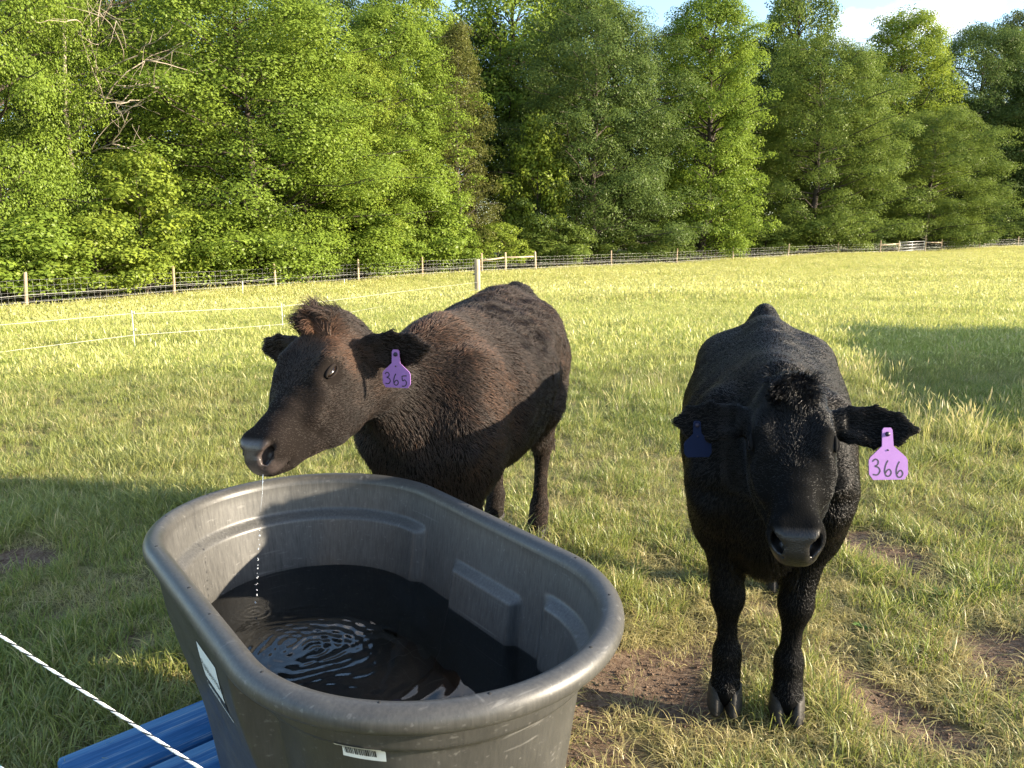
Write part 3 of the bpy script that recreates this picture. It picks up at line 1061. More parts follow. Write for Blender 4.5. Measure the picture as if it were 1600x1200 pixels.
    while x < bs + 0.070:
        w = float(rng.choice([0.0009, 0.0014, 0.0022, 0.003]))
        wall_patch('bar', x, x + w, TANK_H - 0.134, TANK_H - 0.103, 0.0032, black, bar, ns=2, nz=3)
        x += w + float(rng.choice([0.0009, 0.0015, 0.0024]))
    tag(o, 'oval dark grey plastic stock tank with rolled rim, half full of water', 'water tank')


make_tank()


def make_water():
    """still dark water with rings running out from where the drops fall"""
    NS, NR = 360, 130
    s = np.arange(NS) * T_PER / NS
    edge = tank_pt(s, WATER_Z, 0.001)[:, :2]
    k = np.linspace(0.0, 1, NR + 1)[1:]
    P = (edge[None] * k[:, None, None]).reshape(-1, 2)
    P = np.vstack([P, [[0, 0]]])
    W = tank_world(np.c_[P, np.full(len(P), WATER_Z)])
    z = np.zeros(len(P))
    wl = tank_world(np.array([[0, 0, WATER_Z]]))[0, 2]

    def on_water(px, py):
        d = at(px, py, 1.0) - [0, 0, CAM_Z]
        return np.array([0, 0, CAM_Z]) + d * ((wl - CAM_Z) / d[2])
    for (px, py, amp, lam, reach) in [(395, 958, 0.00045, 0.020, 0.05), (495, 1015, 0.00040, 0.031, 0.20), (455, 1000, 0.00022, 0.024, 0.16), (560, 1040, 0.00028, 0.047, 0.3)]:
        c = on_water(px, py)
        r = np.hypot(W[:, 0] - c[0], W[:, 1] - c[1])
        r = r * (1 + 0.10 * np.sin(3 * np.arctan2(W[:, 1] - c[1], W[:, 0] - c[0]) + px)) + 0.02 * (vnoise(W[:, 0] * 12 + 70, W[:, 1] * 12 + 70, px) - 0.5)
        z += amp * np.sin(2 * np.pi * r / lam) * np.exp(-(r / reach) ** 2) * (0.3 + 1.2 * vnoise(W[:, 0] * 7 + 50, W[:, 1] * 7 + 50, px + 1))
    z += 0.0006 * (vnoise(W[:, 0] * 14 + 90, W[:, 1] * 14 + 90, 4) - 0.5)
    L = np.c_[P, z]
    idx = np.arange(NR * NS).reshape(NR, NS); nx_ = np.roll(idx, -1, 1)
    F = np.stack([idx[:-1], idx[1:], nx_[1:], nx_[:-1]], -1).reshape(-1, 4)
    T = np.stack([idx[0], nx_[0], np.full(NS, NR * NS)], -1)
    me = mesh_np('tank_water', L, [F, T], True)
    t = NT('water')
    p = t.principled(0.015, 0.5)
    p.inputs['Base Color'].default_value = (0.36, 0.40, 0.40, 1)
    p.inputs['Transmission Weight'].default_value = 1.0
    p.inputs['IOR'].default_value = 1.33
    o = link('tank_water', me, t.m)
    o.location = (TANK_C[0], TANK_C[1], TANK_Z + WATER_Z)
    o.rotation_euler = (0, 0, TANK_A)
    tag(o, 'dark rippled water inside the grey stock tank', 'water', kind='stuff')


make_water()


def make_boards():
    """blue painted boards under the tank, running across its length"""
    t = NT('worn_blue_paint')
    nz = t.noise(22, 7, 0.7, stretch=(0.06, 1, 1)); n2 = t.noise(90, 6, 0.7, stretch=(0.03, 1, 1))
    a = t.ramp(nz, 'Fac', [(0.35, (0.010, 0.050, 0.14)), (0.5, (0.022, 0.095, 0.23)), (0.65, (0.07, 0.17, 0.30))])
    b = t.ramp(n2, 'Fac', [(0.54, (0, 0, 0)), (0.70, (0.75,) * 3)])
    m = t.mix((b, 'Color'), (a, 'Color'), (0.24, 0.29, 0.33))
    p = t.principled(0.85, 0.15); t.l(m, 'Color', p, 'Base Color')
    bp = t.bump(n2, 'Fac', 0.5, 0.004); t.l(bp, 'Normal', p, 'Normal')
    d = nrm([0.72, 0.69, 0]); sd = np.array([-d[1], d[0], 0])
    # far edge of the outermost board passes under the tank's left flank
    e0 = at(88, 1186, 2.03)
    Lb = 0.92
    for k, (w, dl) in enumerate([(0.185, 0.0), (0.185, 0.02), (0.185, -0.02), (0.185, 0.015)]):
        c = np.array([e0[0], e0[1], 0]) - sd * (0.0925 + k * 0.205) + d * (Lb / 2 + dl)
        mb = MB(); mb.box((0, 0, 0), (Lb, w, 0.075), bevel=0.006)
        o = mb.build('blue_board', t.m)
        o.location = (c[0], c[1], 0.0565)
        o.rotation_euler = (0, 0, math.atan2(d[1], d[0]))
        tag(o, ['worn blue painted board with its end showing left of the stock tank',
                'second blue board from the left, under the near side of the tank',
                'third blue board from the left, hidden under the tank bottom',
                'rightmost blue board under the near end of the tank'][k], 'board', 'blue boards under the stock tank')


make_boards()


def make_rope(name, p0, p1, r, strands, label, pitch=0.05):
    """twisted rope: three strands wound round each other"""
    L = np.linalg.norm(p1 - p0); n = int(L / pitch * 14)
    u = np.linspace(0, 1, n)
    d = nrm(p1 - p0); a = nrm(np.cross(d, [0, 0, 1])); b = np.cross(a, d)
    o = empty(name, p0)
    for k, mt in enumerate(strands):
        ph = 2 * np.pi * (u * L / pitch + k / len(strands))
        P = (p1 - p0) * u[:, None] + r * 0.55 * (np.cos(ph)[:, None] * a + np.sin(ph)[:, None] * b)
        P[:, 2] -= 0.012 * 4 * u * (1 - u)
        mb = MB(); mb.tube(P, r * 0.58, 6)
        mb.build('strand', mt, o, True)
    tag(o, label, 'rope')


p0, p1 = at(0, 981, 1.0), at(330, 1200, 0.88)
dv = p1 - p0
make_rope('electric_rope', p0 - dv * 1.2, p1 + dv * 0.9, 0.0017, [M['white_wire'], M['white_wire'], M['white_wire'], M['black_strand']],
          'white and black twisted fence rope across the bottom left corner', 0.030)
p0, p1 = at(0, 1188, 1.15), at(22, 1204, 1.1)
dv = nrm(p1 - p0)
make_rope('electric_rope', p0 - dv * 0.6, p1 + dv * 0.5, 0.0017, [M['white_wire'], M['white_wire'], M['teal_strand'], M['teal_strand']],
          'lower teal and white fence rope, just in the bottom left corner', 0.030)
# ------------------------------------------------------------------ calves
class Field:
    """signed distance field on a grid, built up from smoothly joined tapered tubes"""
    def __init__(self, lo, hi, h):
        self.lo = np.asarray(lo, float); self.h = h
        self.n = np.ceil((np.asarray(hi, float) - self.lo) / h).astype(int) + 1
        self.D = np.full(tuple(self.n), 0.5, np.float32)
        self.rs = 1.0                                                   # scale of the radii that follow

    def _block(self, a, b):
        i0 = np.clip(np.floor((a - self.lo) / self.h).astype(int), 0, self.n - 1)
        i1 = np.clip(np.ceil((b - self.lo) / self.h).astype(int) + 1, 1, self.n)
        ax = [self.lo[k] + self.h * np.arange(i0[k], i1[k]) for k in range(3)]
        X, Y, Z = np.meshgrid(*ax, indexing='ij')
        return tuple(slice(i0[k], i1[k]) for k in range(3)), np.stack([X, Y, Z], -1).astype(np.float32)

    @staticmethod
    def smin(a, b, k):
        h = np.clip(0.5 + 0.5 * (b - a) / k, 0, 1)
        return b + (a - b) * h - k * h * (1 - h)

    def tube(self, pts, rw, rh, up=(0, 0, 1), k=0.03, cut=False, power=2.0):
        """pts: path; rw / rh: half width (across) and half height (along up) at each point"""
        pts = np.asarray(pts, float); rw = np.broadcast_to(rw, (len(pts),)) * self.rs; rh = np.broadcast_to(rh, (len(pts),)) * self.rs; k = k * self.rs
        ups = np.broadcast_to(np.asarray(up, float), pts.shape)
        pad = max(rw.max(), rh.max()) + 2.2 * k + 0.01
        sl, P = self._block(pts.min(0) - pad, pts.max(0) + pad)
        best = None
        for i in range(len(pts) - 1):
            a, b = pts[i], pts[i + 1]
            d = b - a; L = np.linalg.norm(d)
            if L < 1e-6: continue
            d = d / L
            q = P - a.astype(np.float32)
            t_raw = q @ d.astype(np.float32)
            t = np.clip(t_raw / L, 0, 1)
            over = t_raw - t * L
            u = nrm(ups[i] + ups[i + 1]); u = nrm(u - np.dot(u, d) * d); s = np.cross(d, u)
            qs = q @ s.astype(np.float32); qu = q @ u.astype(np.float32)
            te = t * t * (3 - 2 * t) * 0.5 + t * 0.5
            w = rw[i] + (rw[i + 1] - rw[i]) * te; hgt = rh[i] + (rh[i + 1] - rh[i]) * te
            m = np.minimum(w, hgt)
            if power == 2.0:
                e = np.sqrt((qs / w) ** 2 + (qu / hgt) ** 2 + (over / m) ** 2)
            else:
                e = (np.abs(qs / w) ** power + np.abs(qu / hgt) ** power + np.abs(over / m) ** power) ** (1 / power)
            dist = (e - 1) * m
            best = dist if best is None else self.smin(best, dist, 0.006)
        if cut:
            self.D[sl] = -self.smin(-self.D[sl], best, k)
        else:
            self.D[sl] = self.smin(self.D[sl], best, k)

    def blob(self, c, r, ax=(1, 0, 0), up=(0, 0, 1), k=0.03, cut=False):
        c = np.asarray(c, float); r = np.broadcast_to(np.asarray(r, float), (3,)) * self.rs; k = k * self.rs
        x = nrm(ax); z = nrm(np.asarray(up, float) - np.dot(up, x) * x); y = np.cross(z, x)
        pad = r.max() + 2.2 * k + 0.01
        sl, P = self._block(c - pad, c + pad)
        q = P - c.astype(np.float32)
        e = np.sqrt(sum(((q @ a.astype(np.float32)) / rr) ** 2 for a, rr in ((x, r[0]), (y, r[1]), (z, r[2]))))
        dist = (e - 1) * r.min()
        self.D[sl] = -self.smin(-self.D[sl], dist, k) if cut else self.smin(self.D[sl], dist, k)

    def surface(self):
        """naive surface nets"""
        D = self.D; S = D < 0
        nx, ny, nz = D.shape
        c = sum(S[i:nx - 1 + i, j:ny - 1 + j, k:nz - 1 + k].astype(np.int8) for i in (0, 1) for j in (0, 1) for k in (0, 1))
        act = (c > 0) & (c < 8)
        I = np.argwhere(act)
        vid = np.full(act.shape, -1, np.int64); vid[act] = np.arange(len(I))
        acc = np.zeros((len(I), 3)); cnt = np.zeros(len(I))
        cor = [(i, j, k) for i in (0, 1) for j in (0, 1) for k in (0, 1)]
        for a in cor:
            for ax in range(3):
                if a[ax]: continue
                b = list(a); b[ax] = 1
                da = D[I[:, 0] + a[0], I[:, 1] + a[1], I[:, 2] + a[2]]; db = D[I[:, 0] + b[0], I[:, 1] + b[1], I[:, 2] + b[2]]
                m = (da < 0) != (db < 0)
                t = np.where(m, da / np.where(m, da - db, 1), 0)
                p = np.tile(np.array(a, float), (len(I), 1)); p[:, ax] += t
                acc[m] += p[m]; cnt[m] += 1
        V = self.lo + self.h * (I + acc / cnt[:, None])
        Q = []
        for ax in range(3):
            o1, o2 = [(1, 2), (2, 0), (0, 1)][ax]
            sl0 = [slice(1, n - 1) for n in D.shape]; sl0[ax] = slice(0, D.shape[ax] - 1)
            sl1 = list(sl0); sl1[ax] = slice(1, D.shape[ax])
            s0, s1 = S[tuple(sl0)], S[tuple(sl1)]
            E = np.argwhere(s0 != s1); flip = s0[s0 != s1]
            off = np.array([1, 1, 1]); off[ax] = 0
            E = E + off
            def cell(d1, d2):
                e = E.copy(); e[:, o1] -= d1; e[:, o2] -= d2
                return vid[e[:, 0], e[:, 1], e[:, 2]]
            q = np.stack([cell(1, 1), cell(0, 1), cell(0, 0), cell(1, 0)], -1)
            q[~flip] = q[~flip][:, ::-1]
            Q.append(q)
        Q = np.vstack(Q)
        return V, Q[(Q >= 0).all(1)]


def mat_fur(name, cols, sheen=0.25, rough=0.45):
    """hair: cols dark / mid / red by the attribute 'tone'"""
    t = NT(name)
    at_ = t.n('Attribute'); at_.attribute_name = 'tone'
    r = t.ramp(at_, 'Fac', [(0.0, cols[0]), (0.5, cols[1]), (1.0, cols[2])])
    p = t.principled(rough, sheen)
    t.l(r, 'Color', p, 'Base Color')
    return t.m


def mat_skin(name, hide, nose):
    t = NT(name)
    a = t.n('Attribute'); a.attribute_name = 'nose'
    nz = t.noise(120, 4, 0.6)
    vor = t.n('TexVoronoi'); vor.inputs['Scale'].default_value = 260
    tc = t.n('TexCoord'); t.l(tc, 'Object', vor, 'Vector')
    nr = t.ramp(nz, 'Fac', [(0.3, tuple(np.array(nose) * 0.7)), (0.7, tuple(np.array(nose) * 1.25))])
    m = t.mix((a, 'Fac'), hide, (nr, 'Color'))
    p = t.principled(0.5, 0.06)
    t.l(m, 'Color', p, 'Base Color')
    sp_ = t.mix((a, 'Fac'), (0.03, 0.03, 0.03), (0.35, 0.35, 0.35)); t.l(sp_, 'Color', p, 'Specular IOR Level')
    rr = t.mix((a, 'Fac'), (0.8, 0.8, 0.8), (0.30, 0.30, 0.30)); t.l(rr, 'Color', p, 'Roughness')
    b = t.bump(vor, 'Distance', 0.25, 0.002); t.l(b, 'Normal', p, 'Normal')
    return t.m


M['hoof'] = mat_simple('hoof_horn', (0.030, 0.027, 0.023), 0.55, 0.5, 40, 0.18, 0.25, (1, 1, 4))
M['eye'] = mat_simple('eye_dark', (0.010, 0.006, 0.004), 0.10, 0.2, 80, 0.4)
M['sclera'] = mat_simple('eye_lid_rim', (0.17, 0.13, 0.115), 0.3, 0.15, 80)
M['tag'] = mat_simple('purple_tag_plastic', (0.26, 0.125, 0.36), 0.45, 0.07, 60)
M['tag_back'] = mat_simple('shaded_blue_tag_plastic', (0.009, 0.014, 0.036), 0.7, 0.08, 60, 0.05)  # blue tag on the head's shadow side, that shade put into its colour
M['ink'] = mat_simple('marker_ink', (0.015, 0.012, 0.03), 0.5, 0.1)


class Calf:
    def __init__(self, name, foot, heading, scale, poll, muzzle, face_up, neck, shag, hide, fur, nose, seed, label, step=(0, 0, 0, 0)):
        self.o = empty(name, (foot[0], foot[1], 0))
        self.o.rotation_euler = (0, 0, heading)
        self.o.scale = (scale,) * 3
        self.sc = scale
        c, s = math.cos(heading), math.sin(heading)
        self.Rm = np.array([[c, s, 0], [-s, c, 0], [0, 0, 1.0]])       # world to local
        self.org = np.array([foot[0], foot[1], 0])
        self.rng = np.random.default_rng(seed)
        tag(self.o, label, 'calf', 'calves by the stock tank')
        self.poll = self.loc(poll); mz = self.loc(muzzle)
        self.f = nrm(mz - self.poll); self.HL = np.linalg.norm(mz - self.poll); self.hs = self.HL / 0.46
        n = self.dirl(face_up); self.n = nrm(n - np.dot(n, self.f) * self.f)
        self.s = np.cross(self.n, self.f)                               # towards the calf's left
        self.neck = [self.loc(p) for p in neck]
        self.shag = shag
        self.step = step
        self.build(hide, fur, nose)

    def loc(self, p):
        return self.Rm @ (np.asarray(p, float) - self.org) / self.sc

    def dirl(self, v):
        return self.Rm @ np.asarray(v, float)

    def hd(self, u, n, s):
        """head frame: u along the face (1 = muzzle tip), n above the forehead line, s to the calf's left; metres except u"""
        return self.poll + self.f * (u * self.HL) + (self.n * n + self.s * s) * self.hs

    def build(self, hide, fur, nose):
        F = Field(np.minimum([-0.95, -0.5, -0.02], np.minimum(self.poll, self.hd(1, 0, 0)) - 0.36),
                  np.maximum([0.65, 0.5, 1.36], np.maximum(self.poll, self.hd(1, 0, 0)) + 0.36), 0.0075)
        # trunk
        xs = [-0.68, -0.58, -0.42, -0.18, 0.08, 0.26, 0.37, 0.43]
        zc = [0.94, 0.92, 0.895, 0.83, 0.80, 0.80, 0.80, 0.80]
        w_ = [0.13, 0.195, 0.24, 0.285, 0.275, 0.235, 0.185, 0.13]
        h_ = [0.14, 0.20, 0.235, 0.275, 0.275, 0.27, 0.235, 0.18]
        F.tube(np.c_[xs, np.zeros(8), zc], w_, h_, k=0.05)
        F.tube([[-0.62, 0, 1.10], [-0.30, 0, 1.11], [0.0, 0, 1.045], [0.25, 0, 1.045], [0.36, 0, 1.03]], [0.035, 0.05, 0.05, 0.045, 0.05], 0.04, k=0.07)
        F.blob([-0.635, 0, self.dock], [0.060, 0.036, 0.050], k=0.06)                       # tail head
        F.tube([[-0.66, 0, 1.08], [-0.735, 0, 0.98], [-0.75, 0, 0.75], [-0.745, 0, 0.52]], [0.028, 0.024, 0.02, 0.022], [0.028, 0.024, 0.02, 0.022], up=(1, 0, 0), k=0.02)
        F.blob([0.37, 0, 0.66], [0.11, 0.10, 0.16], k=0.08)                             # brisket
        F.blob([0.35, 0, 0.53], [0.08, 0.05, 0.08], k=0.07)
        F.blob([-0.05, 0, 0.62], [0.40, 0.21, 0.12], k=0.10)                            # belly
        for y in (-1, 1):
            st_f = self.step[0 if y > 0 else 1]; st_r = self.step[2 if y > 0 else 3]
            F.blob([-0.36, y * 0.17, 1.00], [0.11, 0.06, 0.06], k=0.10)                # hip bone
            F.blob([-0.67, y * 0.11, 0.99], [0.05, 0.04, 0.05], k=0.06)                 # pin bone
            # hind leg
            F.tube([[-0.50, y * 0.14, 0.86], [-0.44 + st_r * .3, y * 0.165, 0.66]], [0.115, 0.085], [0.185, 0.135], up=(1, 0, 0), k=0.07)
            F.tube([[-0.45 + st_r * .3, y * 0.16, 0.70], [-0.53 + st_r * .7, y * 0.140, 0.56], [-0.63 + st_r, y * 0.125, 0.43]], [0.085, 0.055, 0.038], [0.13, 0.085, 0.055], up=(1, 0, 0.3), k=0.04)
            F.tube([[-0.645 + st_r, y * 0.125, 0.45], [-0.62 + st_r, y * 0.122, 0.30], [-0.605 + st_r, y * 0.12, 0.16]], [0.040, 0.029, 0.034], [0.055, 0.038, 0.042], up=(1, 0, 0), k=0.025)
            F.tube([[-0.605 + st_r, y * 0.12, 0.155], [-0.565 + st_r, y * 0.12, 0.055]], [0.042, 0.046], [0.046, 0.050], up=(1, 0, 0.4), k=0.02)
            # fore leg
            F.tube([[0.30, y * 0.155, 0.92], [0.40, y * 0.165, 0.74], [0.31, y * 0.150, 0.60]], [0.06, 0.075, 0.07], [0.13, 0.13, 0.11], up=(1, 0, 0), k=0.06)
            F.tube([[0.32 + st_f * .2, y * 0.140, 0.62], [0.335 + st_f * .5, y * 0.115, 0.48], [0.345 + st_f * .8, y * 0.100, 0.37]], [0.068, 0.052, 0.046], [0.088, 0.062, 0.05], up=(1, 0, 0), k=0.04)
            F.blob([0.352 + st_f * .8, y * 0.100, 0.355], [0.046, 0.046, 0.060], k=0.03)                        # knee
            F.tube([[0.345 + st_f * .8, y * 0.098, 0.34], [0.338 + st_f * .9, y * 0.095, 0.24], [0.34 + st_f, y * 0.092, 0.155]], [0.040, 0.029, 0.036], [0.040, 0.033, 0.042], up=(1, 0, 0), k=0.025)
            F.tube([[0.34 + st_f, y * 0.092, 0.16], [0.345 + st_f, y * 0.092, 0.115], [0.375 + st_f, y * 0.092, 0.052]], [0.043, 0.042, 0.047], [0.047, 0.044, 0.050], up=(1, 0, 0.4), k=0.02)
            for q, sx in ((0.375 + st_f, 0.092), (-0.565 + st_r, 0.12)):
                self.hoof(q, y * sx)
        # neck
        nk = self.neck
        F.tube(nk, np.interp(np.linspace(0, 1, len(nk)), [0, 0.5, 1], [0.150, 0.098, 0.078]), np.interp(np.linspace(0, 1, len(nk)), [0, 0.5, 1], [0.225, 0.165, 0.105]),
               up=[0, 0, 1], k=0.06)
        # head
        H = self.hd; F.rs = self.hs
        u = np.array([-0.02, 0.10, 0.22, 0.36, 0.50, 0.64, 0.78, 0.90, 0.955])
        top = np.array([-0.012, 0.006, 0.008, 0.004, -0.004, -0.008, -0.006, -0.004, -0.022])
        hh = np.array([0.075, 0.100, 0.122, 0.128, 0.114, 0.090, 0.072, 0.064, 0.046])
        ww = np.array([0.064, 0.093, 0.104, 0.102, 0.076, 0.060, 0.056, 0.059, 0.050])
        F.tube(np.array([H(a, t - h, 0) for a, t, h in zip(u, top, hh)]), ww, hh, up=self.n, k=0.035, power=2.9)
        F.blob(H(0.02, -0.004, 0), [0.05, 0.060, 0.045], self.f, self.n, 0.04)                                  # poll
        F.blob(H(0.915, -0.058, 0), [0.031, 0.055, 0.042], self.f, self.n, 0.018)                               # nose pad
        F.tube([H(0.55, -0.190, 0), H(0.75, -0.148, 0), H(0.90, -0.126, 0)], [0.056, 0.047, 0.042], [0.036, 0.028, 0.020], up=self.n, k=0.03)  # lower jaw
        for y in (-1, 1):
            F.blob(H(0.40, -0.145, y * 0.064), [0.095, 0.036, 0.080], self.f, self.n, 0.05)                     # cheek
            F.tube([H(0.50, -0.05, y * 0.080), H(0.62, -0.075, y * 0.070)], 0.016, 0.012, up=self.n, k=0.04)    # cheek ridge
            F.blob(H(0.910, -0.040, y * 0.044), [0.036, 0.022, 0.034], self.f, self.n, 0.020)                   # nostril wing
        for y in (-1, 1):
            F.tube([H(0.20, -0.014, y * 0.072), H(0.31, -0.004, y * 0.082), H(0.43, -0.018, y * 0.070)], 0.018, 0.016, up=self.n, k=0.028)   # brow
            F.tube([H(1.000, -0.062, y * 0.026), H(0.972, -0.036, y * 0.039), H(0.93, -0.020, y * 0.060)], [0.008, 0.012, 0.008], [0.014, 0.019, 0.012], up=self.f, k=0.010, cut=True)
            F.tube([H(0.955, -0.045, y * 0.044), H(0.90, -0.055, y * 0.044)], 0.012, 0.012, up=self.n, k=0.008, cut=True)
            F.tube([H(0.68, -0.122, y * 0.074), H(0.80, -0.114, y * 0.070), H(0.90, -0.107, y * 0.060), H(0.955, -0.105, y * 0.028), H(0.965, -0.104, 0)], 0.0065, 0.0055, up=self.n, k=0.010, cut=True)
        # ears
        self.ears = []
        for y in (-1, 1):
            e = self.ear_dir[0 if y > 0 else 1]
            d = nrm(self.s * y * e[0] + self.n * e[1] + self.f * e[2])
            b = H(self.ear_at[0], self.ear_at[1], y * 0.098)
            face = nrm(self.f * e[3] + self.n * e[4] + self.s * y * 0.15)
            face = nrm(face - np.dot(face, d) * d)
            pts = [b + d * (q * self.hs) for q in (-0.02, 0.050, 0.115, 0.175, 0.215)]
            F.tube(pts, [0.026, 0.050, 0.060, 0.046, 0.012], [0.022, 0.019, 0.015, 0.011, 0.008], up=face, k=0.016)
            F.tube([p + face * 0.019 * self.hs for p in pts[1:4]], [0.026, 0.045, 0.032], [0.016, 0.020, 0.014], up=face, k=0.008, cut=True)
            self.ears.append((b, d, face))
        V, Q = F.surface()
        self.V = V; self.eye_c = {}
        self.lid_mat = mat_simple('eyelid_skin', tuple(np.array(hide) * 1.6), 0.8, 0.2, 60, 0.06)
        self.eyes()
        self.body(V, Q, hide, fur, nose)

    ear_dir = [(1.0, 0.05, 0.12, 1.0, 0.2), (1.0, 0.05, 0.12, 1.0, 0.2)]
    ear_at = (0.10, -0.075)
    dock = 1.135                                                        # height of the tail head

    def hoof(self, x, y):
        for side in (-1, 1):
            mb = MB()
            rows = []
            a = np.linspace(0, 2 * np.pi, 14, endpoint=False)
            for z, sx, sy, dx in ((0.072, 0.036, 0.022, -0.010), (0.060, 0.041, 0.0245, -0.004), (0.03, 0.048, 0.0265, 0.005), (0.006, 0.054, 0.0275, 0.013), (0.0, 0.052, 0.026, 0.013)):
                toe = 1 + 0.16 * np.cos(a)
                rows.append(np.c_[x + dx + sx * np.cos(a) * toe, y + side * 0.0262 + sy * np.sin(a) * (1 - 0.22 * np.cos(a)), np.full(14, z)])
            V = np.vstack(rows + [[[x - 0.01, y + side * 0.026, 0.074]], [[x + 0.01, y + side * 0.026, 0.0]]])
            Fq = [[r * 14 + i, (r + 1) * 14 + i, (r + 1) * 14 + (i + 1) % 14, r * 14 + (i + 1) % 14] for r in range(4) for i in range(14)]
            mb.add(V, Fq)
            mb.f3.append(np.array([[70, i, (i + 1) % 14] for i in range(14)] + [[71, 56 + (i + 1) % 14, 56 + i] for i in range(14)]))
            mb.build('hoof', M['hoof'], self.o, True)

    def eyes(self):
        """almond eye set in the surface of the head, with lids and a pale lower rim"""
        hs = self.hs
        for y in (-1, 1):
            e = nrm(self.s * y * 0.86 + self.n * 0.50)
            c0 = self.hd(0.366, -0.060, y * 0.040)
            q = self.V - c0
            t = q @ e
            off = np.linalg.norm(q - t[:, None] * e, axis=1)
            c = c0 + e * t[(off < 0.010) & (t > 0)].max()
            a = nrm(self.f - np.dot(self.f, e) * e); a = nrm(a - 0.06 * np.cross(e, a) * y); bb = np.cross(e, a)
            if np.dot(bb, self.n) < 0: bb = -bb
            self.eye_c[y] = c
            th, ph = np.meshgrid(np.linspace(0, np.pi, 13), np.linspace(0, 2 * np.pi, 24, endpoint=False), indexing='ij')
            P = c - e * 0.0072 * hs + hs * (0.0225 * np.sin(th) * np.cos(ph))[..., None] * a + hs * (0.0150 * np.sin(th) * np.sin(ph))[..., None] * bb + hs * (0.0125 * np.cos(th))[..., None] * e
            i = np.arange(13 * 24).reshape(13, 24); j = np.roll(i, -1, 1)
            eye = link('eye', mesh_np('eye', P.reshape(-1, 3), np.stack([i[:-1], i[1:], j[1:], j[:-1]], -1).reshape(-1, 4), True), M['eye'], self.o)
            u = np.linspace(0, np.pi, 15)
            for nm, sg, rr, ht, mt in (('upper_eyelid', 1, 0.0062, 0.0066, self.lid_mat), ('lower_eyelid', -1, 0.0036, 0.0120, self.lid_mat), ('tear_rim', -1, 0.0014, 0.0098, M['sclera'])):
                R = c + hs * ((0.0235 * np.cos(u))[:, None] * a + (sg * ht * np.sin(u) ** 0.8)[:, None] * bb + (-0.0012 + 0.0046 * np.sin(u))[:, None] * e)
                mb = MB(); mb.tube(R, hs * rr * (0.45 + 0.55 * np.sin(u)), 8)
                mb.build(nm, mt, eye, True)

    def head_coords(self, P):
        q = P - self.poll
        return (q @ self.f) / self.HL, (q @ self.n) / self.hs, (q @ self.s) / self.hs

    def body(self, V, Q, hide, fur, nose):
        # two passes of smoothing take the grid out
        for lam in (0.5, 0.5):
            acc = np.zeros_like(V); cnt = np.zeros(len(V))
            for i in range(4):
                a, b = Q[:, i], Q[:, (i + 1) % 4]
                np.add.at(acc, a, V[b]); np.add.at(acc, b, V[a]); np.add.at(cnt, a, 1); np.add.at(cnt, b, 1)
            V = V * (1 - lam) + lam * acc / np.maximum(cnt, 1)[:, None]
        me = mesh_np('body', V, Q, True)
        u, n, s = self.head_coords(V)
        on_head = (u > 0.8) & (u < 1.08) & (np.abs(s) < 0.12) & (np.abs(n) < 0.2)
        nm = on_head * sstep(0.895, 0.945, u + 0.5 * np.clip(-0.03 - n, -1, 0)) * sstep(-0.100, -0.080, n) * sstep(0.066, 0.050, np.abs(s))
        fattr(me, 'nose', nm)
        link('body', me, mat_skin('hide', hide, nose), self.o)
        self.coat(V, Q, nm, fur)

    def coat(self, V, Q, nm, fur):
        rng = self.rng
        A = V[Q]
        cr = np.cross(A[:, 2] - A[:, 0], A[:, 3] - A[:, 1])
        ar = 0.5 * np.linalg.norm(cr, axis=1)
        Nf = nrm(cr)
        # smooth vertex normals
        VN = np.zeros_like(V)
        for i in range(4): np.add.at(VN, Q[:, i], cr)
        VN = nrm(VN)
        cen = A.mean(1)
        u, n, s = self.head_coords(cen)
        head = sstep(-0.12, 0.0, u) * (np.abs(s) < 0.18) * (np.abs(n + 0.08) < 0.21) * (u < 1.1)
        dens = ar * (1 + 2.6 * head) * (1 - np.clip(nm[Q].mean(1) * 1.3, 0, 1))
        dens *= (cen[:, 2] > 0.07)
        for y in (-1, 1):
            dens *= sstep(0.013, 0.018, np.linalg.norm(cen - self.eye_c[y], axis=1))
        N = 185000
        fi = rng.choice(len(Q), N, p=dens / dens.sum())
        a, b = rng.random(N)[:, None], rng.random(N)[:, None]
        P = (A[fi, 0] * (1 - a) + A[fi, 1] * a) * (1 - b) + (A[fi, 3] * (1 - a) + A[fi, 2] * a) * b
        Nn = nrm((VN[Q[fi, 0]] * (1 - a) + VN[Q[fi, 1]] * a) * (1 - b) + (VN[Q[fi, 3]] * (1 - a) + VN[Q[fi, 2]] * a) * b)
        u, n, s = self.head_coords(P)
        hm = (sstep(-0.05, 0.06, u) * sstep(0.17, 0.14, np.abs(s)) * sstep(0.21, 0.18, np.abs(n + 0.08)) * (u < 1.1))[:, None]
        # lie of the coat: back along the trunk and down the sides; on the face up from the muzzle to the whorl, then out
        flow_b = np.array([-0.75, 0, -0.55]) + np.c_[np.zeros(N), np.zeros(N), -0.5 * (P[:, 2] < 0.6)]
        whorl = 0.33
        fu = np.where(u < whorl, -1.0, 0.55)[:, None]
        flow_h = self.f * (-np.abs(fu)) * 0.8 + self.s * (np.sign(s) * np.clip(np.abs(s) * 9, 0, 1.0))[:, None] - self.n * 0.3
        flow_h = np.where((u < 0.55)[:, None], flow_h, self.f * (-0.5) + self.s * np.sign(s)[:, None] * 0.6 - self.n * 0.6)
        flow = flow_b * (1 - hm) + flow_h * hm
        # ears: hair runs to the tip
        ear_m = np.zeros(N)
        for (b0, d, face) in self.ears:
            q = P - b0
            t = q @ d
            off = np.linalg.norm(q - t[:, None] * d, axis=1)
            m = ((t > 0.03) & (off < 0.07)).astype(float)
            ear_m = np.maximum(ear_m, m)
            flow = flow * (1 - m[:, None]) + d * m[:, None]
        # curls and cowlicks
        sh = self.shag
        cs = 34.0
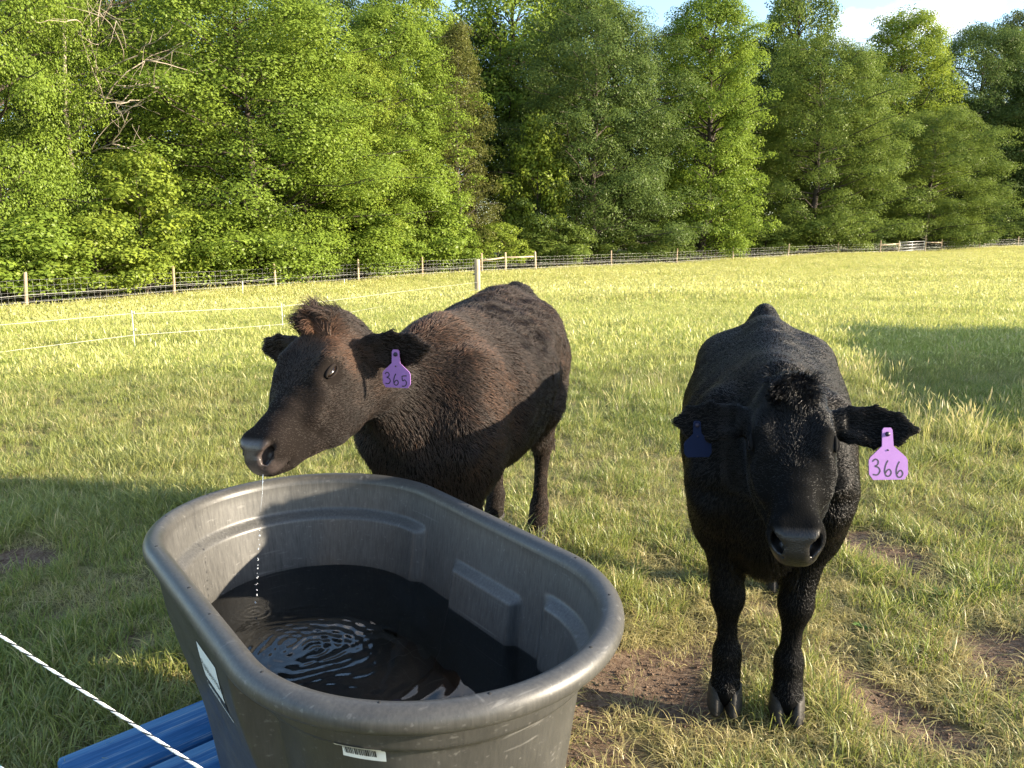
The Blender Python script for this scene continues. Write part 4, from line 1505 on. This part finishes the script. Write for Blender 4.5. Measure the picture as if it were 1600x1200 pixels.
        w1 = np.stack([vnoise(P[:, 0] * cs + P[:, 1] * cs * 0.55 + 50, P[:, 2] * cs - P[:, 1] * cs * .7 + 50, k) - 0.5 for k in (21, 22, 23)], -1)
        curl = (0.12 + 2.2 * sh * sstep(0.25, -0.2, P[:, 0]) + 0.15 * sh)[:, None] * (1 - 0.8 * hm)
        flow = nrm(flow) + w1 * 2.0 * curl * 0.55 + rng.normal(0, 0.06 + 0.07 * sh, (N, 3))
        flow = nrm(flow - (flow * Nn).sum(1, keepdims=True) * Nn)
        length = (0.011 + 0.009 * sh + 0.006 * sh * sstep(0.25, -0.2, P[:, 0])) * (1 - hm[:, 0]) + hm[:, 0] * np.interp(u, [-0.05, 0.08, 0.22, 0.4, 0.7, 1.0], [0.020, 0.022, 0.015, 0.009, 0.006, 0.0045])
        length = np.where(ear_m > 0, 0.009 + 0.006 * sh, length)
        length = np.where(P[:, 2] < 0.42, 0.009, length)
        briskt = (np.abs(P[:, 1]) < 0.10) & (P[:, 2] < 0.56) & (P[:, 0] > 0.28) & (P[:, 0] < 0.52) & (P[:, 2] > 0.44)
        length = np.where(briskt, 0.045, length)
        for y in (-1, 1):
            length *= 0.35 + 0.65 * sstep(0.02, 0.06, np.linalg.norm(P - self.eye_c[y], axis=1))
        length *= rng.uniform(0.6, 1.35, N)
        lift = np.where(hm[:, 0] > 0.5, 0.14 + 0.08 * sh, 0.16 + 0.30 * sh)[:, None] + rng.normal(0, 0.07, (N, 1))
        lift = np.where(ear_m[:, None] > 0, 0.25, lift)
        lift = np.where((P[:, 2] < 0.42)[:, None], 0.22, lift)
        d0 = nrm(flow + Nn * (lift + 0.35)); d1 = nrm(flow + Nn * (lift - 0.15)); d1[:, 2] -= 0.12
        L = length[:, None]
        p0 = P - Nn * 0.0015
        p1 = p0 + d0 * L * 0.4
        p2 = p1 + d1 * L * 0.35
        p3 = p2 + nrm(d1 + rng.normal(0, 0.25, (N, 3)) - Nn * 0.05) * L * 0.3
        pts = [np.stack([p0, p1, p2, p3], 1)]
        tone = [self.tone(P, u, n, s, hm[:, 0], rng)]
        rad = [np.full(N, 0.00055) + 0.0002 * (hm[:, 0] < 0.5)]
        # forelock on the poll
        K = 1500 if sh > 0.5 else 900
        sel = np.where((np.abs(u - 0.05) < 0.10) & (np.abs(s) < 0.06) & ((Nn @ self.n) > 0.2))[0]
        if len(sel):
            k = rng.choice(sel, K)
            base = P[k]; nn = Nn[k]
            du = self.f * (0.55 if sh < 0.5 else -0.15) + self.n * (0.35 if sh < 0.5 else 0.9) - self.s * (0.1 if sh < 0.5 else 0.5)
            lock = np.stack([vnoise(base[:, 0] * 55 + 9, base[:, 1] * 55 + base[:, 2] * 31 + 9, z) - 0.5 for z in (31, 32, 33)], -1)
            d = nrm(du + nn * 0.35 + lock * 1.7 + rng.normal(0, 0.12, (K, 3)))
            L = (0.052 if sh > 0.5 else 0.038) * rng.uniform(0.5, 1.25, (K, 1))
            q1 = base + d * L * 0.4
            d2 = nrm(d + nrm(du) * 0.2 + np.array([0, 0, -0.25]) + lock * 0.8)
            q2 = q1 + d2 * L * 0.35
            q3 = q2 + nrm(d2 + np.array([0, 0, -0.45]) + rng.normal(0, 0.15, (K, 3))) * L * 0.35
            fl = (np.stack([base, q1, q2, q3], 1), self.tone(base, u[k], n[k], s[k], np.ones(K), rng), np.full(K, 0.0007))
            self.hair('forelock', [fl[0]], [fl[1]], [fl[2]], fur)
        self.hair('coat', pts, tone, rad, fur)

    def tone(self, P, u, n, s, hm, rng):
        big = vnoise(P[:, 0] * 5 + 30, P[:, 2] * 5 + P[:, 1] * 3 + 30, 41)
        fine = vnoise(P[:, 0] * 28 + 30, P[:, 2] * 22 + P[:, 1] * 20 + 30, 42)
        t = 0.30 + 0.45 * (big - 0.5) + 0.35 * (fine - 0.5) + rng.normal(0, 0.12, len(P))
        if self.shag > 0.5:
            # sun-bleached red on brow and lower neck
            t = t + 0.35 * hm * np.exp(-((u - 0.16) / 0.12) ** 2) * np.exp(-((s - 0.04) / 0.07) ** 2)
            t = t + 0.22 * (1 - hm) * np.exp(-((P[:, 0] - 0.45) / 0.2) ** 2)
            t = t - 0.12 * hm * (u > 0.3)
        else:
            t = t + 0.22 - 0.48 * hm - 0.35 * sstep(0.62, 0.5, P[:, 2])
        return np.clip(t, 0, 1)

    def hair(self, name, pts, tone, rad, fur):
        p = np.concatenate(pts); t = np.concatenate(tone); r = np.concatenate(rad)
        n = len(p)
        hc = bpy.data.hair_curves.new(name)
        hc.add_curves([4] * n)
        hc.attributes['position'].data.foreach_set('vector', p.reshape(-1).astype(np.float32))
        ra = hc.attributes.get('radius') or hc.attributes.new('radius', 'FLOAT', 'POINT')
        ra.data.foreach_set('value', (r[:, None] * np.array([1.0, 0.9, 0.65, 0.2])).ravel().astype(np.float32))
        ta = hc.attributes.new('tone', 'FLOAT', 'CURVE')
        ta.data.foreach_set('value', t.astype(np.float32))
        hc.materials.append(fur)
        o = bpy.data.objects.new(name, hc)
        col.objects.link(o); o.parent = self.o
        o['kind'] = 'stuff'
        return o

    # ear tags ----------------------------------------------------------------
    def ear_hole(self, k, along, down, out):
        """world point in ear k (0: the calf's right, 1: its left)"""
        b, d, face = self.ears[k]
        w = np.cross(d, face)
        if w[2] > 0: w = -w
        p = b + (d * along + w * down + face * out) * self.hs
        return self.Rm.T @ (p * self.sc) + self.org

    def ear_tag(self, hole_w, right, up, size, number, front, back=None):
        """a two-piece ear tag; hole_w: its button in the world; right / up: world directions of its face"""
        c = self.loc(hole_w); r = nrm(self.dirl(right)); upv = self.dirl(up); upv = nrm(upv - np.dot(upv, r) * r)
        fn = np.cross(r, upv)
        W = size
        pr = np.array([(-0.13, 0.10), (-0.09, 0.16), (0.09, 0.16), (0.13, 0.10), (0.15, -0.30), (0.46, -0.58), (0.50, -0.66), (0.50, -1.0), (0.40, -1.14),
                       (-0.40, -1.14), (-0.50, -1.0), (-0.50, -0.66), (-0.46, -0.58), (-0.15, -0.30)]) * W
        k = len(pr); th = 0.0016 / self.sc
        P = [c + r * x + upv * y + fn * th for x, y in pr] + [c + r * x + upv * y + fn * (-th) for x, y in pr]
        me = bpy.data.meshes.new('ear_tag')
        bm = bmesh.new()
        vs = [bm.verts.new(p) for p in P]
        bm.faces.new(vs[:k][::-1]); bm.faces.new(vs[k:])
        for i in range(k):
            j = (i + 1) % k
            bm.faces.new([vs[i], vs[j], vs[k + j], vs[k + i]])
        bm.to_mesh(me); bm.free()
        t = link('ear_tag', me, front, self.o)
        mb = MB(); mb.tube(np.array([c + fn * 0.001, c + fn * 0.006]), [0.0065, 0.005], 12)
        mb.build('button', M['ink'], t, True)
        mb = MB(); q = c + upv * (-0.40 * W); mb.tube(np.array([q + fn * 0.0015, q + fn * 0.0036]), 0.0022, 8)
        mb.build('dot', M['ink'], t)
        if number:
            GL = {'3': [[(0.05, 0.85), (0.30, 1.0), (0.55, 0.88), (0.50, 0.66), (0.25, 0.55), (0.55, 0.48), (0.68, 0.25), (0.45, 0.02), (0.05, 0.04)]],
                  '6': [[(0.40, 0.98), (0.20, 0.72), (0.08, 0.35), (0.18, 0.05), (0.45, 0.0), (0.66, 0.20), (0.52, 0.42), (0.30, 0.36), (0.16, 0.20)]],
                  '5': [[(0.12, 0.86), (0.18, 0.48), (0.45, 0.55), (0.66, 0.35), (0.52, 0.06), (0.08, 0.0)], [(0.12, 0.86), (0.45, 0.90), (0.70, 0.90)]]}
            x0 = -0.42
            for j, ch in enumerate(number):
                mb = MB()
                for stroke in GL[ch]:
                    S = smooth_poly(np.array(stroke), 26)
                    x = (x0 + j * 0.295 + S[:, 0] * 0.29) * W; y = (-1.02 + S[:, 1] * 0.40 - j * 0.03) * W
                    C = c + x[:, None] * r + y[:, None] * upv + (th + 0.0004) * fn
                    d = np.gradient(np.c_[x, y], axis=0); d /= np.linalg.norm(d, axis=1, keepdims=True)
                    hw = 0.0175 * W
                    off = (-d[:, 1:2] * r + d[:, :1] * upv) * hw
                    VV = np.vstack([C - off, C + off]); m = len(C)
                    mb.add(VV, [[i, i + 1, m + i + 1, m + i] for i in range(m - 1)])
                mb.build('digit', M['ink'], t)
        return t


FUR_BLACK = mat_fur('black_fur', ((0.0028, 0.0028, 0.0031), (0.0065, 0.0056, 0.0052), (0.030, 0.019, 0.014)), 0.24, 0.30)
FUR_BROWN = mat_fur('brown_fur', ((0.011, 0.0088, 0.0076), (0.040, 0.029, 0.0235), (0.115, 0.060, 0.036)), 0.20, 0.45)

# black calf on the right, facing the camera
hd366 = math.atan2(-0.95, -0.27)
c_, s_ = math.cos(hd366), math.sin(hd366)
ff = np.array([0.757, 2.175]); ctr = ff - 0.375 * 1.0 * np.array([c_, s_])


class BlackCalf(Calf):
    ear_dir = [(1.0, -0.02, 0.06, 0.35, 0.95), (1.0, 0.0, 0.02, 0.35, 0.95)]
    ear_at = (0.13, -0.085)


poll = at(1236, 604, 1.99); muz = at(1246, 846, 1.735)
up366 = nrm([-0.25, -0.78, 0.52])
sh_ = np.array([ctr[0] + 0.28 * c_, ctr[1] + 0.28 * s_, 0.85])
black = BlackCalf('black_calf', ctr, hd366, 1.0, poll, muz, up366,
                  [sh_, sh_ * 0.5 + np.append(poll[:2], poll[2] - 0.10) * 0.5 + [0, 0, 0.03], poll + np.array([0.0, 0.06, -0.11])], 0.15,
                  (0.004, 0.004, 0.004), FUR_BLACK, (0.014, 0.013, 0.013), 3,
                  'black calf on the right facing the camera, purple ear tag 366')
black.ear_tag(black.ear_hole(1, 0.143, 0.022, 0.020), (1, 0.05, 0.0), (0, 0.22, 1), 0.100, '366', M['tag'])
black.ear_tag(black.ear_hole(0, 0.150, 0.016, 0.020), (1, 0.10, 0.0), (0.05, 0.22, 1), 0.075, '', M['tag_back'])

# brown calf behind the tank, body towards the camera, head turned to the left over the rim
hd365 = math.atan2(-0.95, -0.30)
c_, s_ = math.cos(hd365), math.sin(hd365)
sc365 = 1.07
rear = np.array([0.02, 3.66]); ctr = rear + 0.60 * sc365 * np.array([c_, s_])


class BrownCalf(Calf):
    ear_dir = [(1.0, -0.12, -0.18, 0.85, 0.35), (1.0, -0.02, -0.05, 0.85, 0.25)]
    ear_at = (0.10, -0.080)
    dock = 1.085


poll = at(512, 503, 2.36); muz = at(384, 702, 2.10)
sh_ = np.array([ctr[0] + 0.30 * sc365 * c_, ctr[1] + 0.30 * sc365 * s_, 0.90])
brown = BrownCalf('brown_calf', ctr, hd365, sc365, poll, muz, nrm([-0.36, -0.52, 0.776]),
                  [sh_, at(628, 612, 2.62), at(575, 585, 2.43)], 1.0,
                  (0.010, 0.008, 0.007), FUR_BROWN, (0.048, 0.038, 0.035), 5,
                  'dark brown shaggy calf behind the tank, head turned left, purple ear tag 365', step=(0, 0, 0.03, -0.06))
brown.ear_tag(brown.ear_hole(1, 0.120, 0.008, 0.014), (0.95, -0.25, 0.0), (0.30, -0.1, 1), 0.083, '365', M['tag'])


def make_drip():
    o = empty('water_drip', at(410, 745, 2.05))
    b = np.array(o.location)
    t = NT('drop_water'); p = t.principled(0.02, 0.5); p.inputs['Base Color'].default_value = (0.9, 0.95, 1, 1)
    p.inputs['Transmission Weight'].default_value = 0.75; p.inputs['IOR'].default_value = 1.33
    mb = MB(); mb.tube(np.array([at(411, 742, 2.05), at(410, 770, 2.05), at(407, 800, 2.05)]) - b, [0.0009, 0.0006, 0.0005], 5)
    mb.build('thread', t.m, o, True)
    rng = np.random.default_rng(6)
    me = bpy.data.meshes.new('drop'); bm = bmesh.new(); bmesh.ops.create_icosphere(bm, subdivisions=2, radius=1)
    for v in bm.verts: v.co.z *= 1.25
    for f in bm.faces: f.smooth = True
    bm.to_mesh(me); bm.free()
    for y in list(np.linspace(820, 945, 24)):
        q = at(406 - (y - 820) * 0.05 + rng.normal(0, 0.7), y + rng.normal(0, 3.0), 2.05)
        d = link('drop', me, t.m, o); d.location = q - b; d.scale = (float(rng.uniform(0.0010, 0.0024)),) * 3
    tag(o, 'string of water drops falling from the brown calf muzzle into tank', 'water drip')


make_drip()


def make_weed(px, py, n, L, label):
    g = ground_px(px, py)
    o = empty('weed', g)
    rng = np.random.default_rng(px)
    mt = mat_simple('weed_leaf', (0.10, 0.19, 0.025), 0.5, 0.2, 40)
    for k in range(n):
        a = k * 2.4 + rng.uniform(-0.3, 0.3); d = np.array([math.cos(a), math.sin(a), 0]); sd = np.array([-d[1], d[0], 0])
        ln = L * rng.uniform(0.7, 1.1); up = rng.uniform(0.5, 1.1)
        u = np.linspace(0, 1, 7)
        c = d * (ln * u)[:, None] + np.array([0, 0, 1]) * (ln * up * u * (1 - 0.5 * u))[:, None]
        w = ln * 0.16 * np.sin(np.pi * np.clip(u * 0.94 + 0.05, 0, 1)) ** 0.8
        V = np.vstack([c - sd * w[:, None] + [0, 0, 0.004], c, c + sd * w[:, None] + [0, 0, 0.004]])
        F = [[i, i + 1, 8 + i, 7 + i] for i in range(6)] + [[7 + i, 8 + i, 15 + i, 14 + i] for i in range(6)]
        link('leaf', mesh_np('leaf', V, np.array(F), True), mt, o)
    tag(o, label, 'weed')


make_weed(1475, 935, 9, 0.085, 'bright broad leaved weed in the trampled grass right of the black calf')
make_weed(1350, 985, 7, 0.05, 'small leafy weed between the black calf and the big weed')
# ------------------------------------------------------------------ grass
M['blade'] = mat_blade('grass_blade', (0.105, 0.160, 0.027), (0.31, 0.345, 0.070), (0.50, 0.41, 0.20), 0.22)
M['hay'] = mat_blade('tall_grass_blade', (0.23, 0.29, 0.05), (0.43, 0.475, 0.105), (0.56, 0.50, 0.20), 0.18)


def tuft(seed, n, hmin, hmax, spread, width, lean, tone_lo, tone_hi, dry_share, seedhead=0.0, curl=0.5):
    rng = np.random.default_rng(seed)
    r = spread * np.sqrt(rng.random(n)); a = rng.uniform(0, 6.283, n)
    b = np.c_[r * np.cos(a), r * np.sin(a), np.full(n, -0.012)]
    h = rng.uniform(hmin, hmax, n)
    az = a + rng.normal(0, 1.1, n)
    ln = np.abs(rng.normal(lean, lean * 0.5, n))
    d = np.c_[np.cos(az), np.sin(az), np.zeros(n)]
    up = np.array([0, 0, 1.0])
    w = width * rng.uniform(0.6, 1.3, n)
    tw = az + np.pi / 2 + rng.normal(0, 0.6, n)
    sd = np.c_[np.cos(tw), np.sin(tw), np.zeros(n)] * (w / 2)[:, None]
    m1 = b + (d * ln[:, None] * 0.30 + up) * (h * 0.45)[:, None]
    m2 = m1 + (d * (ln * 1.0)[:, None] + up * (1 - 0.5 * np.clip(ln * curl, 0, 1.6))[:, None]) * (h * 0.35)[:, None]
    tip = m2 + (d * (ln * 1.6)[:, None] + up * (0.9 - 1.1 * np.clip(ln * curl, 0, 1.6))[:, None]) * (h * 0.28)[:, None]
    for arr in (m1, m2, tip):
        arr[:, 2] = np.maximum(arr[:, 2], 0.004)
    V = np.stack([b - sd, b + sd, m1 - sd * 0.9, m1 + sd * 0.9, m2 - sd * 0.6, m2 + sd * 0.6, tip], 1).reshape(-1, 3)
    o = (np.arange(n) * 7)[:, None]
    Q = np.vstack([o + [0, 1, 3, 2], o + [2, 3, 5, 4]]); T = o + [4, 5, 6]
    tone = rng.uniform(tone_lo, tone_hi, n)
    dr = rng.random(n) < dry_share
    tone[dr] = rng.uniform(0.75, 1.0, dr.sum())
    tn = np.repeat(tone, 7)
    k = int(n * seedhead)
    if k:
        sel = rng.choice(n, k, False)
        e0 = tip[sel]; dd = nrm(tip[sel] - m2[sel]); L = rng.uniform(0.05, 0.09, k)[:, None]
        s2 = nrm(sd[sel]) * width * 1.3
        m = len(V)
        V = np.vstack([V, np.stack([e0 - dd * L * 0.1, e0 + dd * L * 0.35 + s2, e0 + dd * L, e0 + dd * L * 0.35 - s2], 1).reshape(-1, 3)])
        Q = np.vstack([Q, m + np.arange(4 * k).reshape(k, 4)])
        tn = np.concatenate([tn, np.repeat(rng.uniform(0.7, 1.0, k), 4)])
    return V, [Q, T], tn


TUFTS = bpy.data.collections.new('grass_tufts')
spec = []
for s in range(4): spec.append(('blade', (100 + s, 26, 0.04, 0.10, 0.055, 0.0040, 0.55, 0.0, 0.62, 0.22)))           # 0-3 short green
for s in range(3): spec.append(('blade', (110 + s, 26, 0.03, 0.075, 0.075, 0.0032, 1.5, 0.70, 1.0, 0.9, 0.0, 0.9)))     # 4-6 straw lying flat
for s in range(3): spec.append(('blade', (120 + s, 34, 0.06, 0.13, 0.07, 0.0045, 0.6, 0.0, 0.6, 0.10)))               # 7-9 lush
for s in range(3): spec.append(('blade', (130 + s, 20, 0.13, 0.25, 0.07, 0.0042, 0.30, 0.35, 0.75, 0.25, 0.3)))       # 10-12 tall with seed heads
for s in range(3): spec.append(('hay', (140 + s, 120, 0.05, 0.115, 0.26, 0.0060, 0.6, 0.0, 0.75, 0.15, 0.08)))          # 13-15 middle distance
for s in range(3): spec.append(('hay', (150 + s, 150, 0.10, 0.26, 0.55, 0.012, 0.40, 0.1, 0.85, 0.15, 0.25)))          # 16-18 far hay
for i, (mt, args) in enumerate(spec):
    V, Fs, tn = tuft(*args)
    me = mesh_np('grass_tuft', V, Fs, False)
    fattr(me, 'tone', tn)
    me.materials.append(M[mt])
    ob = bpy.data.objects.new('tuft_%02d' % i, me)
    TUFTS.objects.link(ob)


def scatter_points():
    rng = np.random.default_rng(17)
    P, I, S, A = [], [], [], []

    def fill(y0, y1, dens, pick, smin, smax, tilt=0.12):
        xm = 0.86 * y1 + 1.3
        n = int(dens * 2 * xm * (y1 - y0))
        x = rng.uniform(-xm, xm, n); y = rng.uniform(y0, y1, n)
        keep = np.abs(x) < 0.86 * y + 1.3
        x, y = x[keep], y[keep]
        # none under the tank or its boards, none past the wood edge
        lx = (x - TANK_C[0]) * TX[0] + (y - TANK_C[1]) * TX[1]; ly = (x - TANK_C[0]) * TY[0] + (y - TANK_C[1]) * TY[1]
        q = np.hypot(lx - np.clip(lx, -(TA - TB), TA - TB), ly)
        keep = q > TB - 0.10
        bd = nrm([0.72, 0.69, 0]); bs = np.array([-bd[1], bd[0]])
        e0 = at(88, 1186, 2.03)
        bu = (x - e0[0]) * bd[0] + (y - e0[1]) * bd[1]; bv = -((x - e0[0]) * bs[0] + (y - e0[1]) * bs[1])
        keep &= ~((bu > -0.01) & (bu < 1.13) & (bv > -0.01) & (bv < 0.82))
        keep &= y < np.interp(x, FENCE[:, 0], FENCE[:, 1]) + 2.5
        x, y = x[keep], y[keep]
        d = dirt_at(x, y)
        patch = vnoise(x * 1.7 + 30, y * 1.7 + 30, 14)
        keep = rng.random(len(x)) > np.clip(d * 1.15, 0, 0.975)
        x, y, d, patch = x[keep], y[keep], d[keep], patch[keep]
        idx, extra = pick(x, y, patch, d)
        P.append(np.c_[x, y, terrain(x, y)]); I.append(idx)
        S.append(rng.uniform(smin, smax, len(x)) * extra)
        A.append(np.c_[rng.normal(0, tilt, len(x)), rng.normal(0, tilt, len(x)), rng.uniform(0, 6.283, len(x))])

    def near(x, y, patch, d):
        n = len(x); r = rng.random(n)
        p2 = vnoise(x * 4.5 + 30, y * 4.5 + 30, 15)
        left_side = sstep(0.2, -1.2, x)                                    # more lush tufts and less straw left of the tank
        straw = (0.62 - 0.40 * left_side) * (0.35 + 1.3 * p2) + 0.5 * (d > 0.1)
        lush = (0.10 + 0.30 * left_side) * (0.2 + 1.8 * patch)
        idx = np.where(r < straw, rng.integers(4, 7, n), np.where(r < straw + lush, rng.integers(7, 10, n), rng.integers(0, 4, n)))
        ex = np.where(idx >= 7, 0.6 + 0.7 * patch, 0.75 + 0.5 * patch)
        return idx, ex

    def mid(x, y, patch, d):
        n = len(x); r = rng.random(n)
        p2 = vnoise(x * 1.1 + 30, y * 1.1 + 30, 16)
        right = sstep(1.2, 3.0, x)
        tall = (0.02 + 0.10 * right) * sstep(0.45, 0.8, p2)
        idx = np.where(r < 0.28, rng.integers(4, 7, n), np.where(r < 0.52, rng.integers(7, 10, n), rng.integers(0, 4, n)))
        idx = np.where(rng.random(n) < tall, rng.integers(10, 13, n), idx)
        return idx, 0.75 + 0.6 * patch

    def midfar(x, y, patch, d):
        n = len(x)
        p2 = vnoise(x * 0.55 + 30, y * 0.55 + 30, 18)
        return rng.integers(13, 16, n), 0.65 + 0.7 * p2

    def far(x, y, patch, d):
        n = len(x)
        p2 = vnoise(x * 0.2 + 30, y * 0.2 + 30, 19)
        return rng.integers(16, 19, n), 0.7 + 0.6 * p2
    fill(0.9, 3.0, 620, near, 0.7, 1.15)
    fill(3.0, 5.0, 500, near, 0.7, 1.08)
    fill(5.0, 9.5, 270, mid, 0.65, 1.05)
    fill(8.5, 22.0, 34, midfar, 0.8, 1.3)
    fill(20.0, 105.0, 3.6, far, 0.8, 1.25, 0.06)
    return np.vstack(P), np.concatenate(I), np.concatenate(S), np.vstack(A)


def make_grass():
    P, I, S, A = scatter_points()
    me = bpy.data.meshes.new('pasture_grass')
    me.vertices.add(len(P)); me.vertices.foreach_set('co', P.astype(np.float32).ravel())
    a = me.attributes.new('pick', 'INT', 'POINT'); a.data.foreach_set('value', I.astype(np.int32))
    fattr(me, 'size', S)
    a = me.attributes.new('turn', 'FLOAT_VECTOR', 'POINT'); a.data.foreach_set('vector', A.astype(np.float32).ravel())
    me.update()
    ng = bpy.data.node_groups.new('grass_scatter', 'GeometryNodeTree')
    ng.interface.new_socket('Geometry', in_out='INPUT', socket_type='NodeSocketGeometry')
    ng.interface.new_socket('Geometry', in_out='OUTPUT', socket_type='NodeSocketGeometry')
    N = ng.nodes; Lk = ng.links.new
    gi = N.new('NodeGroupInput'); go = N.new('NodeGroupOutput')
    ci = N.new('GeometryNodeCollectionInfo'); ci.inputs['Collection'].default_value = TUFTS
    ci.inputs['Separate Children'].default_value = True; ci.inputs['Reset Children'].default_value = True
    ip = N.new('GeometryNodeInstanceOnPoints'); ip.inputs['Pick Instance'].default_value = True

    def named(nm, typ):
        x = N.new('GeometryNodeInputNamedAttribute'); x.data_type = typ; x.inputs['Name'].default_value = nm
        return x
    pk, sz, tn = named('pick', 'INT'), named('size', 'FLOAT'), named('turn', 'FLOAT_VECTOR')
    er = N.new('FunctionNodeEulerToRotation')
    Lk(gi.outputs[0], ip.inputs['Points']); Lk(ci.outputs[0], ip.inputs['Instance'])
    Lk(pk.outputs[0], ip.inputs['Instance Index']); Lk(sz.outputs[0], ip.inputs['Scale'])
    Lk(tn.outputs[0], er.inputs[0]); Lk(er.outputs[0], ip.inputs['Rotation'])
    Lk(ip.outputs[0], go.inputs[0])
    o = link('pasture_grass', me)
    md = o.modifiers.new('scatter', 'NODES'); md.node_group = ng
    tag(o, 'yellow green pasture grass covering the field', 'grass', kind='stuff')
    return len(P)


print('tufts', make_grass())


def make_crumbs():
    """loose crumbs of soil on the bare patches"""
    rng = np.random.default_rng(23)
    V, F = [], []
    octa = np.array([[1, 0, 0], [-1, 0, 0], [0, 1, 0], [0, -1, 0], [0, 0, 1], [0, 0, -1]], float)
    tri = np.array([[0, 2, 4], [2, 1, 4], [1, 3, 4], [3, 0, 4], [2, 0, 5], [1, 2, 5], [3, 1, 5], [0, 3, 5]])
    n = 0
    for cx, cy, r, st in DIRT:
        m = int(2600 * r * st)
        a = rng.uniform(0, 6.283, m); q = r * np.sqrt(rng.random(m)) * 1.05
        x, y = cx + q * np.cos(a), cy + q * np.sin(a)
        z = terrain(x, y) - 0.016 * dirt_at(x, y)
        sz = 0.0016 + 0.0065 * rng.random(m) ** 5
        for k in range(m):
            V.append(octa * rng.uniform(0.5, 1.25, (6, 1)) * sz[k] * [1, 1, 0.7] + [x[k], y[k], z[k] + sz[k] * 0.35]); F.append(tri + n); n += 6
    o = link('soil_crumbs', mesh_np('soil_crumbs', np.vstack(V), np.vstack(F)), mat_simple('soil_crumb', (0.135, 0.093, 0.066), 0.95, 0.4, 25, 0.05))
    tag(o, 'loose brown crumbs of soil on the trodden bare patches', 'soil', kind='stuff')


make_crumbs()
